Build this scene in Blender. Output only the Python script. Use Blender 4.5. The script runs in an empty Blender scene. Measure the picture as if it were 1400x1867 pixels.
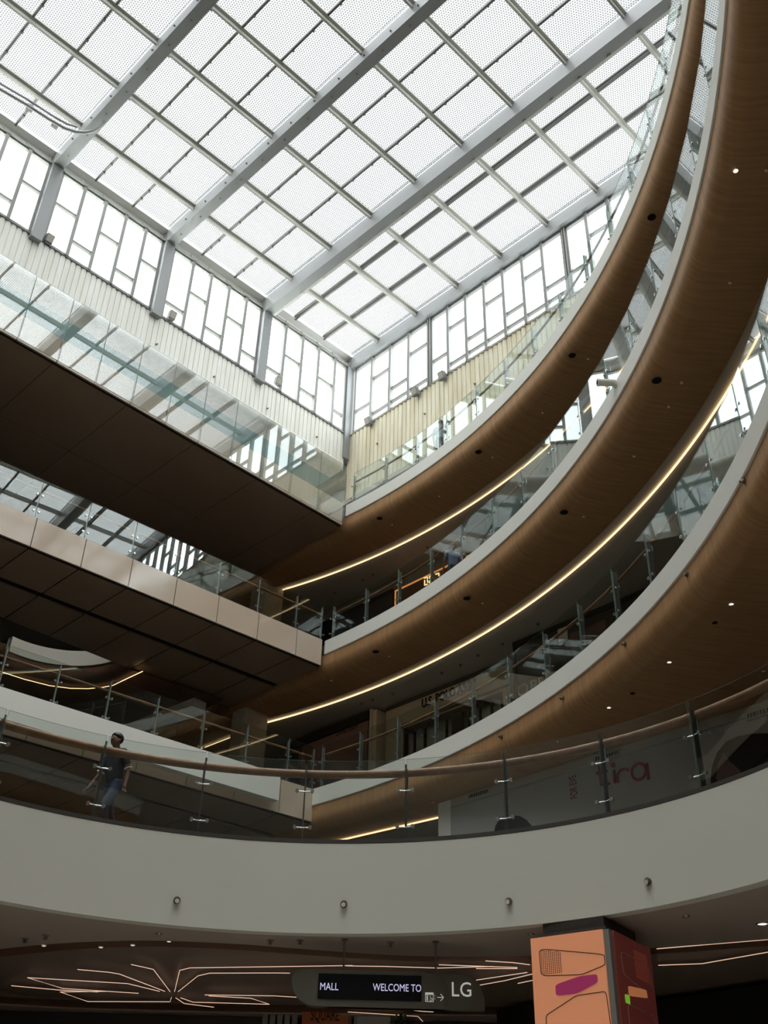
import bpy, bmesh, math, random
from mathutils import Vector, Matrix

random.seed(4)
SC = bpy.context.scene
COL = SC.collection
PI = math.pi

# ------------------------------------------------------------------ camera
PITCH, ROLL, FPX = math.radians(34.93), math.radians(-1.458), 1934.2
cam_d = bpy.data.cameras.new('camera')
cam = bpy.data.objects.new('camera', cam_d)
COL.objects.link(cam)
_s, _c = math.sin(PITCH), math.cos(PITCH)
_cr, _sr = math.cos(ROLL), math.sin(ROLL)
_R0 = Matrix(((1, 0, 0), (0, _s, -_c), (0, _c, _s)))
RCAM = Matrix(((_cr, _sr, 0), (-_sr, _cr, 0), (0, 0, 1))) @ _R0      # rows: right, down, forward
right, down, fwd = RCAM[0], RCAM[1], RCAM[2]
cam.matrix_world = Matrix(((right.x, -down.x, -fwd.x, 0), (right.y, -down.y, -fwd.y, 0),
                           (right.z, -down.z, -fwd.z, 0), (0, 0, 0, 1)))
cam_d.sensor_fit = 'VERTICAL'
cam_d.sensor_height = 36.0
cam_d.lens = 36.0 * FPX / 1867.0
cam_d.clip_start, cam_d.clip_end = 0.05, 500
SC.camera = cam

# ------------------------------------------------------------------ world, light, exposure
SKY_LOW, SKY_HIGH, SKY_SUNSIDE = 4.5, 25.0, 10.5      # thin overcast: brightest round the zenith and on the sun's side, behind the camera
w = bpy.data.worlds.new('overcast_sky')
SC.world = w
w.use_nodes = True
nt = w.node_tree
nt.nodes.clear()
wo = nt.nodes.new('ShaderNodeOutputWorld')
bg = nt.nodes.new('ShaderNodeBackground')
tc = nt.nodes.new('ShaderNodeTexCoord')
nz = nt.nodes.new('ShaderNodeTexNoise')
nz.inputs['Scale'].default_value = 3.0
nz.inputs['Detail'].default_value = 4.0
rp = nt.nodes.new('ShaderNodeValToRGB')
rp.color_ramp.elements[0].position, rp.color_ramp.elements[1].position = 0.35, 0.7
rp.color_ramp.elements[0].color = (0.91, 0.955, 0.98, 1)
rp.color_ramp.elements[1].color = (1.0, 1.0, 0.985, 1)
nt.links.new(tc.outputs['Generated'], nz.inputs['Vector'])
nt.links.new(nz.outputs['Fac'], rp.inputs['Fac'])
nt.links.new(rp.outputs['Color'], bg.inputs['Color'])
sx = nt.nodes.new('ShaderNodeSeparateXYZ')
nt.links.new(tc.outputs['Generated'], sx.inputs[0])
mr = nt.nodes.new('ShaderNodeMapRange'); mr.interpolation_type = 'SMOOTHSTEP'
mr.inputs['From Min'].default_value, mr.inputs['From Max'].default_value = 0.878, 0.925
mr.inputs['To Min'].default_value, mr.inputs['To Max'].default_value = SKY_LOW, SKY_HIGH
nt.links.new(sx.outputs[2], mr.inputs['Value'])
dt = nt.nodes.new('ShaderNodeVectorMath'); dt.operation = 'DOT_PRODUCT'
dt.inputs[1].default_value = (-0.05, -0.999, 0.0)
nt.links.new(tc.outputs['Generated'], dt.inputs[0])
mr2 = nt.nodes.new('ShaderNodeMapRange'); mr2.interpolation_type = 'SMOOTHSTEP'
mr2.inputs['From Min'].default_value, mr2.inputs['From Max'].default_value = 0.03, 0.32
mr2.inputs['To Min'].default_value, mr2.inputs['To Max'].default_value = 0.0, SKY_SUNSIDE
nt.links.new(dt.outputs['Value'], mr2.inputs['Value'])
sm = nt.nodes.new('ShaderNodeMath'); sm.operation = 'ADD'
nt.links.new(mr.outputs[0], sm.inputs[0]); nt.links.new(mr2.outputs[0], sm.inputs[1])
nt.links.new(sm.outputs[0], bg.inputs['Strength'])
nt.links.new(bg.outputs[0], wo.inputs['Surface'])

SC.view_settings.view_transform = 'Standard'
SC.view_settings.look = 'None'
SC.view_settings.exposure = 0.0
SC.view_settings.gamma = 1.0
SC.view_settings.use_curve_mapping = False
SC.cycles.use_denoising = True
SC.cycles.max_bounces = 10
SC.cycles.diffuse_bounces = 6
SC.cycles.glossy_bounces = 5
SC.cycles.transparent_max_bounces = 32
SC.cycles.sample_clamp_indirect = 8.0
SC.cycles.caustics_reflective = False
SC.cycles.caustics_refractive = False

# ------------------------------------------------------------------ building frame
# s runs along the left window wall, t along the right window wall, both from the far corner of the skylight
CX, CY = -1.862, 31.826
E1 = Vector((-0.71469, -0.69944, 0))
E2 = Vector((0.69944, -0.71469, 0))
UP = Vector((0, 0, 1))
SMAX, TMAX = 31.0, 30.0
ROOFZ = 29.45

def P(s, t, z):
    return Vector((CX + s * E1.x + t * E2.x, CY + s * E1.y + t * E2.y, z))

def st_of(v):
    d = Vector((v[0] - CX, v[1] - CY, 0))
    return d.dot(E1), d.dot(E2)

def ray(x, y):
    return (right * ((x - 700) / FPX) + down * ((y - 933.5) / FPX) + fwd)

def at(x, y, z):
    r = ray(x, y)
    return r * (z / r.z)

def at_s(x, y, s):
    r = ray(x, y)
    k = (s + Vector((CX, CY, 0)).dot(E1)) / r.dot(E1)
    return r * k

def at_t(x, y, t):
    r = ray(x, y)
    k = (t + Vector((CX, CY, 0)).dot(E2)) / r.dot(E2)
    return r * k

# light portals: the roof opening and the two window walls let the sky in
def portal(c, xdir, ydir, sx, sy):
    ld = bpy.data.lights.new('sky_portal', 'AREA')
    ld.shape = 'RECTANGLE'
    ld.size, ld.size_y = sx, sy
    ld.cycles.is_portal = True
    o = bpy.data.objects.new('sky_portal', ld)
    zd = xdir.cross(ydir).normalized()
    o.matrix_world = Matrix(((xdir.x, ydir.x, zd.x, c.x), (xdir.y, ydir.y, zd.y, c.y), (xdir.z, ydir.z, zd.z, c.z), (0, 0, 0, 1)))
    COL.objects.link(o)
portal(P(SMAX / 2, TMAX / 2, 30.6), E1, -E2 if E1.cross(-E2).z > 0 else E2, SMAX + 2, TMAX + 2)
portal(P(SMAX / 2, -0.6, 27.4), E1, UP if E1.cross(UP).dot(E2) < 0 else -UP, SMAX, 4.2)
portal(P(-1.3, TMAX / 2, 27.4), E2, UP if E2.cross(UP).dot(E1) < 0 else -UP, TMAX, 4.2)

# ------------------------------------------------------------------ materials
def new_mat(name):
    m = bpy.data.materials.new(name)
    m.use_nodes = True
    n = m.node_tree
    n.nodes.clear()
    out = n.nodes.new('ShaderNodeOutputMaterial')
    return m, n, out

def paint(name, col, rough=0.6, var=0.04, scale=1.5, metal=0.0, spec=0.4, bump=0.0):
    m, n, out = new_mat(name)
    b = n.nodes.new('ShaderNodeBsdfPrincipled')
    g = n.nodes.new('ShaderNodeNewGeometry')
    z = n.nodes.new('ShaderNodeTexNoise')
    z.inputs['Scale'].default_value = scale
    z.inputs['Detail'].default_value = 5
    mx = n.nodes.new('ShaderNodeMix'); mx.data_type = 'RGBA'
    mx.inputs['A'].default_value = (*[c * (1 - var) for c in col], 1)
    mx.inputs['B'].default_value = (*[min(1, c * (1 + var)) for c in col], 1)
    n.links.new(g.outputs['Position'], z.inputs['Vector'])
    n.links.new(z.outputs['Fac'], mx.inputs['Factor'])
    n.links.new(mx.outputs['Result'], b.inputs['Base Color'])
    b.inputs['Roughness'].default_value = rough
    b.inputs['Metallic'].default_value = metal
    b.inputs['Specular IOR Level'].default_value = spec
    if bump:
        bp = n.nodes.new('ShaderNodeBump'); bp.inputs['Strength'].default_value = bump
        z2 = n.nodes.new('ShaderNodeTexNoise'); z2.inputs['Scale'].default_value = 60
        n.links.new(g.outputs['Position'], z2.inputs['Vector'])
        n.links.new(z2.outputs['Fac'], bp.inputs['Height'])
        n.links.new(bp.outputs['Normal'], b.inputs['Normal'])
    n.links.new(b.outputs[0], out.inputs['Surface'])
    return m

def emit(name, col, st):
    m, n, out = new_mat(name)
    e = n.nodes.new('ShaderNodeEmission')
    e.inputs['Color'].default_value = (*col, 1)
    e.inputs['Strength'].default_value = st
    n.links.new(e.outputs[0], out.inputs['Surface'])
    return m

def glass(name, tint, f0=0.06, haze=0.0):
    m, n, out = new_mat(name)
    g = n.nodes.new('ShaderNodeNewGeometry')
    dp = n.nodes.new('ShaderNodeVectorMath'); dp.operation = 'DOT_PRODUCT'
    n.links.new(g.outputs['Normal'], dp.inputs[0]); n.links.new(g.outputs['Incoming'], dp.inputs[1])
    ab = n.nodes.new('ShaderNodeMath'); ab.operation = 'ABSOLUTE'
    n.links.new(dp.outputs['Value'], ab.inputs[0])
    om = n.nodes.new('ShaderNodeMath'); om.operation = 'SUBTRACT'; om.inputs[0].default_value = 1.0
    n.links.new(ab.outputs[0], om.inputs[1])
    pw = n.nodes.new('ShaderNodeMath'); pw.operation = 'POWER'; pw.inputs[1].default_value = 5.0
    n.links.new(om.outputs[0], pw.inputs[0])
    ma = n.nodes.new('ShaderNodeMath'); ma.operation = 'MULTIPLY_ADD'
    ma.inputs[1].default_value = 1 - f0; ma.inputs[2].default_value = f0
    n.links.new(pw.outputs[0], ma.inputs[0])
    t = n.nodes.new('ShaderNodeBsdfTransparent'); t.inputs['Color'].default_value = (*tint, 1)
    gl = n.nodes.new('ShaderNodeBsdfGlossy'); gl.inputs['Roughness'].default_value = haze
    gl.inputs['Color'].default_value = (0.95, 0.98, 0.98, 1)
    mx = n.nodes.new('ShaderNodeMixShader')
    n.links.new(ma.outputs[0], mx.inputs['Fac'])
    n.links.new(t.outputs[0], mx.inputs[1]); n.links.new(gl.outputs[0], mx.inputs[2])
    n.links.new(mx.outputs[0], out.inputs['Surface'])
    return m

def frit(name, cell=0.078, rad=0.026):
    # clear roof glass printed with a hexagonal grid of grey dots
    m, n, out = new_mat(name)
    g = n.nodes.new('ShaderNodeNewGeometry')
    mp = n.nodes.new('ShaderNodeMapping')
    mp.inputs['Rotation'].default_value = (0, 0, math.radians(45.618))
    n.links.new(g.outputs['Position'], mp.inputs['Vector'])
    sep = n.nodes.new('ShaderNodeSeparateXYZ'); n.links.new(mp.outputs[0], sep.inputs[0])
    h = cell * math.sqrt(3)
    def mth(op, a, b=None, c=None):
        q = n.nodes.new('ShaderNodeMath'); q.operation = op
        for i, v in enumerate((a, b, c)):
            if v is None: continue
            if isinstance(v, (int, float)): q.inputs[i].default_value = v
            else: n.links.new(v, q.inputs[i])
        return q.outputs[0]
    def lattice(off):
        dx = mth('MULTIPLY', mth('SUBTRACT', mth('FRACT', mth('ADD', mth('DIVIDE', sep.outputs[0], cell), 100 + off)), 0.5), cell)
        dy = mth('MULTIPLY', mth('SUBTRACT', mth('FRACT', mth('ADD', mth('DIVIDE', sep.outputs[1], h), 100 + off)), 0.5), h)
        return mth('SQRT', mth('ADD', mth('MULTIPLY', dx, dx), mth('MULTIPLY', dy, dy)))
    d = mth('MINIMUM', lattice(0.0), lattice(0.5))
    f = mth('LESS_THAN', d, rad)
    clear = n.nodes.new('ShaderNodeBsdfTransparent'); clear.inputs['Color'].default_value = (0.31, 0.31, 0.308, 1)
    dot = n.nodes.new('ShaderNodeBsdfTransparent'); dot.inputs['Color'].default_value = (0.145, 0.147, 0.149, 1)
    dif = n.nodes.new('ShaderNodeBsdfDiffuse'); dif.inputs['Color'].default_value = (0.6, 0.6, 0.6, 1)
    ad = n.nodes.new('ShaderNodeMixShader'); ad.inputs[0].default_value = 0.25
    n.links.new(dot.outputs[0], ad.inputs[1]); n.links.new(dif.outputs[0], ad.inputs[2])
    mx = n.nodes.new('ShaderNodeMixShader')
    n.links.new(f, mx.inputs[0]); n.links.new(clear.outputs[0], mx.inputs[1]); n.links.new(ad.outputs[0], mx.inputs[2])
    n.links.new(mx.outputs[0], out.inputs['Surface'])
    return m

def wood(name, ca, cb, rough=0.4, radial=None, scale=1.0):
    # veneer; the grain follows the arc when radial=(cx, cy) is given
    m, n, out = new_mat(name)
    b = n.nodes.new('ShaderNodeBsdfPrincipled')
    g = n.nodes.new('ShaderNodeNewGeometry')
    sep = n.nodes.new('ShaderNodeSeparateXYZ'); n.links.new(g.outputs['Position'], sep.inputs[0])
    comb = n.nodes.new('ShaderNodeCombineXYZ')
    if radial:
        def sub(o, v):
            q = n.nodes.new('ShaderNodeMath'); q.operation = 'SUBTRACT'; n.links.new(o, q.inputs[0]); q.inputs[1].default_value = v; return q.outputs[0]
        dx, dy = sub(sep.outputs[0], radial[0]), sub(sep.outputs[1], radial[1])
        an = n.nodes.new('ShaderNodeMath'); an.operation = 'ARCTAN2'; n.links.new(dy, an.inputs[0]); n.links.new(dx, an.inputs[1])
        k = n.nodes.new('ShaderNodeMath'); k.operation = 'MULTIPLY'; k.inputs[1].default_value = 20 * 14; n.links.new(an.outputs[0], k.inputs[0])
        n.links.new(k.outputs[0], comb.inputs[0])
        sq = n.nodes.new('ShaderNodeVectorMath'); sq.operation = 'LENGTH'
        c2 = n.nodes.new('ShaderNodeCombineXYZ'); n.links.new(dx, c2.inputs[0]); n.links.new(dy, c2.inputs[1])
        n.links.new(c2.outputs[0], sq.inputs[0])
        k2 = n.nodes.new('ShaderNodeMath'); k2.operation = 'MULTIPLY'; k2.inputs[1].default_value = 0.8; n.links.new(sq.outputs['Value'], k2.inputs[0])
        n.links.new(k2.outputs[0], comb.inputs[1])
        k3 = n.nodes.new('ShaderNodeMath'); k3.operation = 'MULTIPLY'; k3.inputs[1].default_value = 0.8; n.links.new(sep.outputs[2], k3.inputs[0])
        n.links.new(k3.outputs[0], comb.inputs[2])
    else:
        for i in range(3):
            n.links.new(sep.outputs[i], comb.inputs[i])
    z = n.nodes.new('ShaderNodeTexNoise'); z.inputs['Scale'].default_value = scale; z.inputs['Detail'].default_value = 6
    z.inputs['Roughness'].default_value = 0.65
    n.links.new(comb.outputs[0], z.inputs['Vector'])
    r = n.nodes.new('ShaderNodeValToRGB')
    r.color_ramp.elements[0].position, r.color_ramp.elements[1].position = 0.3, 0.72
    r.color_ramp.elements[0].color, r.color_ramp.elements[1].color = (*ca, 1), (*cb, 1)
    n.links.new(z.outputs['Fac'], r.inputs['Fac'])
    n.links.new(r.outputs['Color'], b.inputs['Base Color'])
    b.inputs['Roughness'].default_value = rough
    b.inputs['Specular IOR Level'].default_value = 0.18
    n.links.new(b.outputs[0], out.inputs['Surface'])
    return m

def stained(name, col, dirt, rough=0.6):
    m, n, out = new_mat(name)
    b = n.nodes.new('ShaderNodeBsdfPrincipled')
    g = n.nodes.new('ShaderNodeNewGeometry')
    mp = n.nodes.new('ShaderNodeMapping'); mp.inputs['Scale'].default_value = (4, 4, 0.5)
    z = n.nodes.new('ShaderNodeTexNoise'); z.inputs['Scale'].default_value = 1.0; z.inputs['Detail'].default_value = 6
    r = n.nodes.new('ShaderNodeValToRGB')
    r.color_ramp.elements[0].position, r.color_ramp.elements[1].position = 0.35, 0.6
    r.color_ramp.elements[0].color, r.color_ramp.elements[1].color = (*dirt, 1), (*col, 1)
    n.links.new(g.outputs['Position'], mp.inputs[0]); n.links.new(mp.outputs[0], z.inputs['Vector'])
    n.links.new(z.outputs['Fac'], r.inputs['Fac']); n.links.new(r.outputs['Color'], b.inputs['Base Color'])
    b.inputs['Roughness'].default_value = rough
    n.links.new(b.outputs[0], out.inputs['Surface'])
    return m

M = {}
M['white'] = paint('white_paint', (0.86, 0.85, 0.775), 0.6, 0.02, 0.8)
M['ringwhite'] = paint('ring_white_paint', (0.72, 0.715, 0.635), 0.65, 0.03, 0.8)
M['soffit'] = paint('lower_ceiling_paint', (0.46, 0.395, 0.33), 0.6, 0.03)
M['galceil'] = paint('gallery_ceiling_paint', (0.52, 0.49, 0.42), 0.7, 0.03)
M['cream'] = paint('cream_composite_panel', (0.62, 0.50, 0.385), 0.07, 0.02, 0.5, spec=0.6)
M['bronze'] = paint('bronze_composite_panel', (0.34, 0.245, 0.17), 0.32, 0.06, 0.7, spec=0.5)
M['black'] = paint('black_gap', (0.008, 0.008, 0.008), 0.7, 0.0)
M['darkwall'] = paint('dark_wall', (0.045, 0.04, 0.035), 0.5, 0.1)
M['steel'] = paint('grey_painted_steel', (0.29, 0.30, 0.305), 0.35, 0.05, 0.6, metal=0.0, spec=0.5)
M['alu'] = paint('window_aluminium', (0.26, 0.26, 0.245), 0.35, 0.04, 2.0, spec=0.5)
M['bardark'] = paint('glazing_bar_paint', (0.20, 0.20, 0.19), 0.4, 0.05)
M['opal'] = paint('white_gutter_lining', (0.88, 0.88, 0.85), 0.6, 0.02)
M['ringpost'] = paint('dark_steel_post', (0.13, 0.13, 0.125), 0.3, 0.05, 3.0, metal=0.7)
M['barm'] = paint('roof_bar_paint', (0.56, 0.56, 0.52), 0.4, 0.05)
M['chrome'] = paint('brushed_stainless', (0.62, 0.62, 0.60), 0.22, 0.03, 3.0, metal=1.0)
M['post'] = paint('satin_steel_post', (0.34, 0.35, 0.34), 0.35, 0.05, 3.0, metal=0.6)
M['shoe'] = paint('dark_glazing_shoe', (0.06, 0.055, 0.045), 0.5, 0.1)
M['tealceil'] = paint('teal_gallery_ceiling', (0.34, 0.53, 0.545), 0.6, 0.03)
M['corr'] = stained('white_ribbed_cladding', (0.86, 0.86, 0.81), (0.79, 0.78, 0.71))
M['corry'] = stained('yellowed_ribbed_cladding', (0.84, 0.79, 0.62), (0.70, 0.63, 0.44))
M['frit'] = frit('dotted_roof_glass')
M['clear'] = glass('window_glass', (0.93, 0.955, 0.955), 0.02)
M['glass'] = glass('balustrade_glass', (0.90, 0.94, 0.925), 0.08)
M['tealglass'] = glass('teal_balustrade_glass', (0.965, 0.985, 0.983), 0.105)
M['ringglass'] = glass('ring_balustrade_glass', (0.92, 0.95, 0.94), 0.045)
M['roofglass'] = glass('roof_glass_upper', (0.97, 0.98, 0.98), 0.03)
M['shopglass'] = glass('shop_glass', (0.93, 0.95, 0.95), 0.03)
M['edge'] = paint('polished_glass_edge', (0.30, 0.42, 0.38), 0.2, 0.02, spec=0.6)
M['rail'] = wood('copper_toned_oak_rail', (0.25, 0.13, 0.07), (0.35, 0.19, 0.105), 0.4, None, 6)
M['led'] = emit('warm_led_strip', (1.0, 0.68, 0.36), 2.0)
M['led2'] = emit('dim_warm_led', (1.0, 0.66, 0.48), 0.8)
M['ledblue'] = emit('dim_teal_led', (0.05, 0.25, 0.3), 0.5)
M['lamp'] = emit('downlight_glow', (1.0, 0.85, 0.68), 1.6)
M['lampdim'] = emit('downlight_dim_glow', (1.0, 0.5, 0.3), 0.09)
M['screen'] = paint('led_screen_black', (0.006, 0.006, 0.008), 0.25, 0.0)
M['scrtext'] = emit('led_screen_text', (0.72, 0.70, 1.0), 0.75)
M['signbody'] = paint('olive_grey_sign_panel', (0.125, 0.118, 0.09), 0.5, 0.04)
M['signglow'] = emit('sign_lettering_added_glow', (0.9, 0.9, 0.82), 0.42)  # glow added to brighten the sign letters and symbol
M['signwhite'] = paint('sign_white_lettering', (0.8, 0.8, 0.76), 0.5, 0.0)
M['orange'] = paint('salmon_orange_board', (0.86, 0.34, 0.17), 0.5, 0.02)
M['maroon'] = paint('dark_maroon_board', (0.20, 0.045, 0.035), 0.45, 0.03)
M['magenta'] = paint('magenta_print', (0.30, 0.02, 0.10), 0.5, 0.0)
def glow_paint(name, col, glow):  # paint with added glow; brightens the pillar boards, no lamp behind them
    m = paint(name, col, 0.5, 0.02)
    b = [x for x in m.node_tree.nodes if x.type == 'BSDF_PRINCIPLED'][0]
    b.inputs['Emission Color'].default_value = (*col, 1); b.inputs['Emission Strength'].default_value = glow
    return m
M['orangeglow'] = glow_paint('salmon_board_added_glow', (0.86, 0.34, 0.17), 0.24)
M['maroonglow'] = glow_paint('maroon_board_added_glow', (0.22, 0.045, 0.035), 0.14)
M['magentaglow'] = glow_paint('magenta_print_added_glow', (0.36, 0.03, 0.12), 0.3)
M['orangeprint'] = glow_paint('orange_print_added_glow', (0.75, 0.28, 0.11), 0.32)
M['limeprint'] = glow_paint('lime_print_added_glow', (0.30, 0.62, 0.06), 0.4)
M['redprint'] = glow_paint('red_print_added_glow', (0.45, 0.10, 0.06), 0.16)
M['lime'] = paint('lime_print', (0.25, 0.55, 0.05), 0.5, 0.0)
M['orange2'] = paint('orange_print', (0.62, 0.20, 0.08), 0.5, 0.0)
M['redtext'] = paint('crimson_lettering', (0.34, 0.03, 0.045), 0.5, 0.0)
M['blacktext'] = paint('black_lettering', (0.015, 0.013, 0.012), 0.4, 0.0)
M['greytext'] = paint('pale_grey_lettering', (0.55, 0.55, 0.52), 0.5, 0.0)
M['pinkline'] = paint('pale_pink_line', (0.62, 0.45, 0.45), 0.5, 0.0)
M['hoard'] = paint('pale_grey_hoarding', (0.50, 0.49, 0.49), 0.5, 0.03, 0.5)
M['charcoal'] = paint('charcoal_hoarding', (0.05, 0.05, 0.05), 0.5, 0.08)
M['navy'] = paint('navy_shopfront', (0.02, 0.03, 0.05), 0.4, 0.08)
M['beige'] = paint('beige_shop_fascia', (0.52, 0.47, 0.36), 0.6, 0.03)
M['column'] = paint('taupe_column_cladding', (0.66, 0.58, 0.46), 0.35, 0.03)
M['lightgrey'] = paint('plain_back_wall', (0.34, 0.33, 0.30), 0.7, 0.03)
M['lgfloor'] = paint('pale_polished_stone', (0.48, 0.43, 0.37), 0.25, 0.05, 0.8, spec=0.4)
M['floor'] = paint('polished_stone_floor', (0.13, 0.118, 0.10), 0.3, 0.06, 0.8, spec=0.4)
M['skin'] = paint('brown_skin', (0.19, 0.095, 0.058), 0.5, 0.05, 8)
M['hair'] = paint('black_hair', (0.012, 0.010, 0.009), 0.5, 0.2, 30)
M['shirt'] = paint('dark_navy_cotton', (0.02, 0.023, 0.032), 0.8, 0.1, 20)
M['jeans'] = paint('blue_denim', (0.020, 0.034, 0.068), 0.85, 0.25, 12)
M['blueshirt'] = paint('slate_blue_cotton', (0.12, 0.15, 0.24), 0.8, 0.1, 15)
M['greyshirt'] = paint('grey_blue_cotton', (0.16, 0.19, 0.22), 0.8, 0.1, 15)
M['shoe_l'] = paint('pale_trainer', (0.5, 0.5, 0.5), 0.6, 0.1)
M['leaf'] = paint('green_leaves', (0.10, 0.19, 0.06), 0.7, 0.35, 9)
M['neon'] = emit('warm_neon_letter', (1.0, 0.72, 0.34), 1.6)
M['neonedge'] = emit('orange_neon_edge', (1.0, 0.36, 0.10), 0.8)
M['brownpanel'] = paint('brown_backlit_panel', (0.16, 0.085, 0.04), 0.5, 0.1)
M['rose'] = paint('rose_tinted_print', (0.22, 0.13, 0.12), 0.5, 0.2, 2)
M['paper'] = paint('white_paper', (0.75, 0.76, 0.74), 0.7, 0.02)
M['lamphousing'] = paint('grey_lamp_housing', (0.22, 0.22, 0.22), 0.4, 0.03)
M['sensor'] = paint('dull_sensor_metal', (0.20, 0.18, 0.15), 0.35, 0.1, 5, metal=0.5)

# ------------------------------------------------------------------ mesh helpers
ORG = {}

class MB:
    def __init__(self):
        self.v, self.f, self.mi, self.m = [], [], [], 0
    def add(self, vs, fs):
        b = len(self.v)
        self.v += [Vector(x) for x in vs]
        for q in fs:
            self.f.append([b + i for i in q]); self.mi.append(self.m)
        return self
    def obox(self, c, ax, ay, az):
        # oriented box, half-vectors
        vs = [c + ax * i + ay * j + az * k for k in (-1, 1) for j in (-1, 1) for i in (-1, 1)]
        return self.add(vs, [(0, 2, 3, 1), (4, 5, 7, 6), (0, 1, 5, 4), (2, 6, 7, 3), (0, 4, 6, 2), (1, 3, 7, 5)])
    def sbox(self, s0, s1, t0, t1, z0, z1):
        return self.obox(P((s0 + s1) / 2, (t0 + t1) / 2, (z0 + z1) / 2), E1 * (abs(s1 - s0) / 2), E2 * (abs(t1 - t0) / 2), UP * (abs(z1 - z0) / 2))
    def bar(self, a, b, w, h, up=UP):
        a, b = Vector(a), Vector(b)
        d = (b - a)
        l = d.length
        if l < 1e-6: return self
        d /= l
        x = d.cross(up)
        if x.length < 1e-4: x = d.cross(Vector((1, 0, 0)))
        x.normalize()
        y = x.cross(d).normalized()
        return self.obox((a + b) / 2, d * (l / 2), x * (w / 2), y * (h / 2))
    def prism(self, poly, off):
        # poly: list of 3d points, extruded by off
        n = len(poly)
        vs = [Vector(p) for p in poly] + [Vector(p) + off for p in poly]
        fs = [tuple(range(n - 1, -1, -1)), tuple(range(n, 2 * n))] + [(i, (i + 1) % n, n + (i + 1) % n, n + i) for i in range(n)]
        return self.add(vs, fs)
    def tube(self, pts, r, n=10, closed=False, taper=None):
        pts = [Vector(p) for p in pts]
        rings = []
        N = len(pts)
        prev = None
        for i, p in enumerate(pts):
            a = pts[i - 1] if (i > 0 or closed) else p
            b = pts[(i + 1) % N] if (i < N - 1 or closed) else p
            d = (b - a).normalized()
            ref = UP if abs(d.z) < 0.95 else Vector((1, 0, 0))
            x = d.cross(ref).normalized() if prev is None else (prev - d * prev.dot(d)).normalized()
            prev = x
            y = x.cross(d)
            rr = r * (taper[i] if taper else 1)
            rings.append([p + x * (rr * math.cos(2 * PI * k / n)) + y * (rr * math.sin(2 * PI * k / n)) for k in range(n)])
        vs = [q for g in rings for q in g]
        fs = []
        for i in range(N if closed else N - 1):
            j = (i + 1) % N
            for k in range(n):
                fs.append((i * n + k, i * n + (k + 1) % n, j * n + (k + 1) % n, j * n + k))
        if not closed:
            fs += [tuple(range(n)), tuple(range((N - 1) * n + n - 1, (N - 1) * n - 1, -1))]
        return self.add(vs, fs)
    def disc(self, c, nrm, r, h, n=16):
        nrm = Vector(nrm).normalized()
        x = nrm.cross(UP if abs(nrm.z) < 0.9 else Vector((1, 0, 0))).normalized()
        y = nrm.cross(x)
        poly = [c + x * (r * math.cos(2 * PI * k / n)) + y * (r * math.sin(2 * PI * k / n)) for k in range(n)]
        return self.prism(poly, nrm * h)
    def ball(self, c, rx, ry=None, rz=None, nu=12, nv=8, rot=None):
        ry = ry or rx; rz = rz or rx
        vs, fs = [], []
        for i in range(nv + 1):
            th = PI * i / nv
            for k in range(nu):
                ph = 2 * PI * k / nu
                q = Vector((rx * math.sin(th) * math.cos(ph), ry * math.sin(th) * math.sin(ph), rz * math.cos(th)))
                vs.append(Vector(c) + (rot @ q if rot else q))
        for i in range(nv):
            for k in range(nu):
                fs.append((i * nu + k, (i + 1) * nu + k, (i + 1) * nu + (k + 1) % nu, i * nu + (k + 1) % nu))
        return self.add(vs, fs)
    def grid(self, rows):
        nr, nc = len(rows), len(rows[0])
        vs = [p for r in rows for p in r]
        fs = [(i * nc + j, i * nc + j + 1, (i + 1) * nc + j + 1, (i + 1) * nc + j) for i in range(nr - 1) for j in range(nc - 1)]
        return self.add(vs, fs)
    def region(self, outer, holes, z0, z1):
        # flat plate with holes, between z0 and z1
        bm = bmesh.new()
        edges = []
        for loop in [outer] + holes:
            vs = [bm.verts.new((p[0], p[1], z0)) for p in loop]
            for i in range(len(vs)):
                edges.append(bm.edges.new((vs[i], vs[(i + 1) % len(vs)])))
        bmesh.ops.triangle_fill(bm, use_beauty=True, use_dissolve=False, edges=edges)
        bm.verts.index_update()
        vs = [v.co.copy() for v in bm.verts]
        fs = [tuple(v.index for v in f.verts) for f in bm.faces]
        bm.free()
        n = len(vs)
        self.add(vs + [Vector((v.x, v.y, z1)) for v in vs], fs + [tuple(i + n for i in reversed(q)) for q in fs])
        for loop in [outer] + holes:
            k = len(loop)
            self.add([(p[0], p[1], z0) for p in loop] + [(p[0], p[1], z1) for p in loop],
                     [(i, (i + 1) % k, k + (i + 1) % k, k + i) for i in range(k)])
        return self
    def build(self, name, mats, parent=None, smooth=False, recalc=True):
        o_ = ORG.get(parent, Vector((0, 0, 0))) if parent else Vector((0, 0, 0))
        me = bpy.data.meshes.new(name)
        me.from_pydata([tuple(v - o_) for v in self.v], [], self.f)
        mats = mats if isinstance(mats, (list, tuple)) else [mats]
        for k in mats: me.materials.append(M[k] if isinstance(k, str) else k)
        for p, i in zip(me.polygons, self.mi): p.material_index = min(i, len(mats) - 1)
        if recalc:
            bm = bmesh.new(); bm.from_mesh(me)
            bmesh.ops.remove_doubles(bm, verts=bm.verts, dist=1e-5)
            bmesh.ops.recalc_face_normals(bm, faces=bm.faces)
            bm.to_mesh(me); bm.free()
        if smooth:
            for p in me.polygons: p.use_smooth = True
            try: me.set_sharp_from_angle(angle=math.radians(40))
            except Exception: pass
        ob = bpy.data.objects.new(name, me)
        COL.objects.link(ob)
        if parent:
            ob.parent = parent
            ORG[ob] = o_
        else:
            ORG[ob] = Vector((0, 0, 0))
        return ob

def tag(o, label, cat, group=None):
    o['label'] = label; o['category'] = cat
    if group: o['group'] = group
    return o

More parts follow.
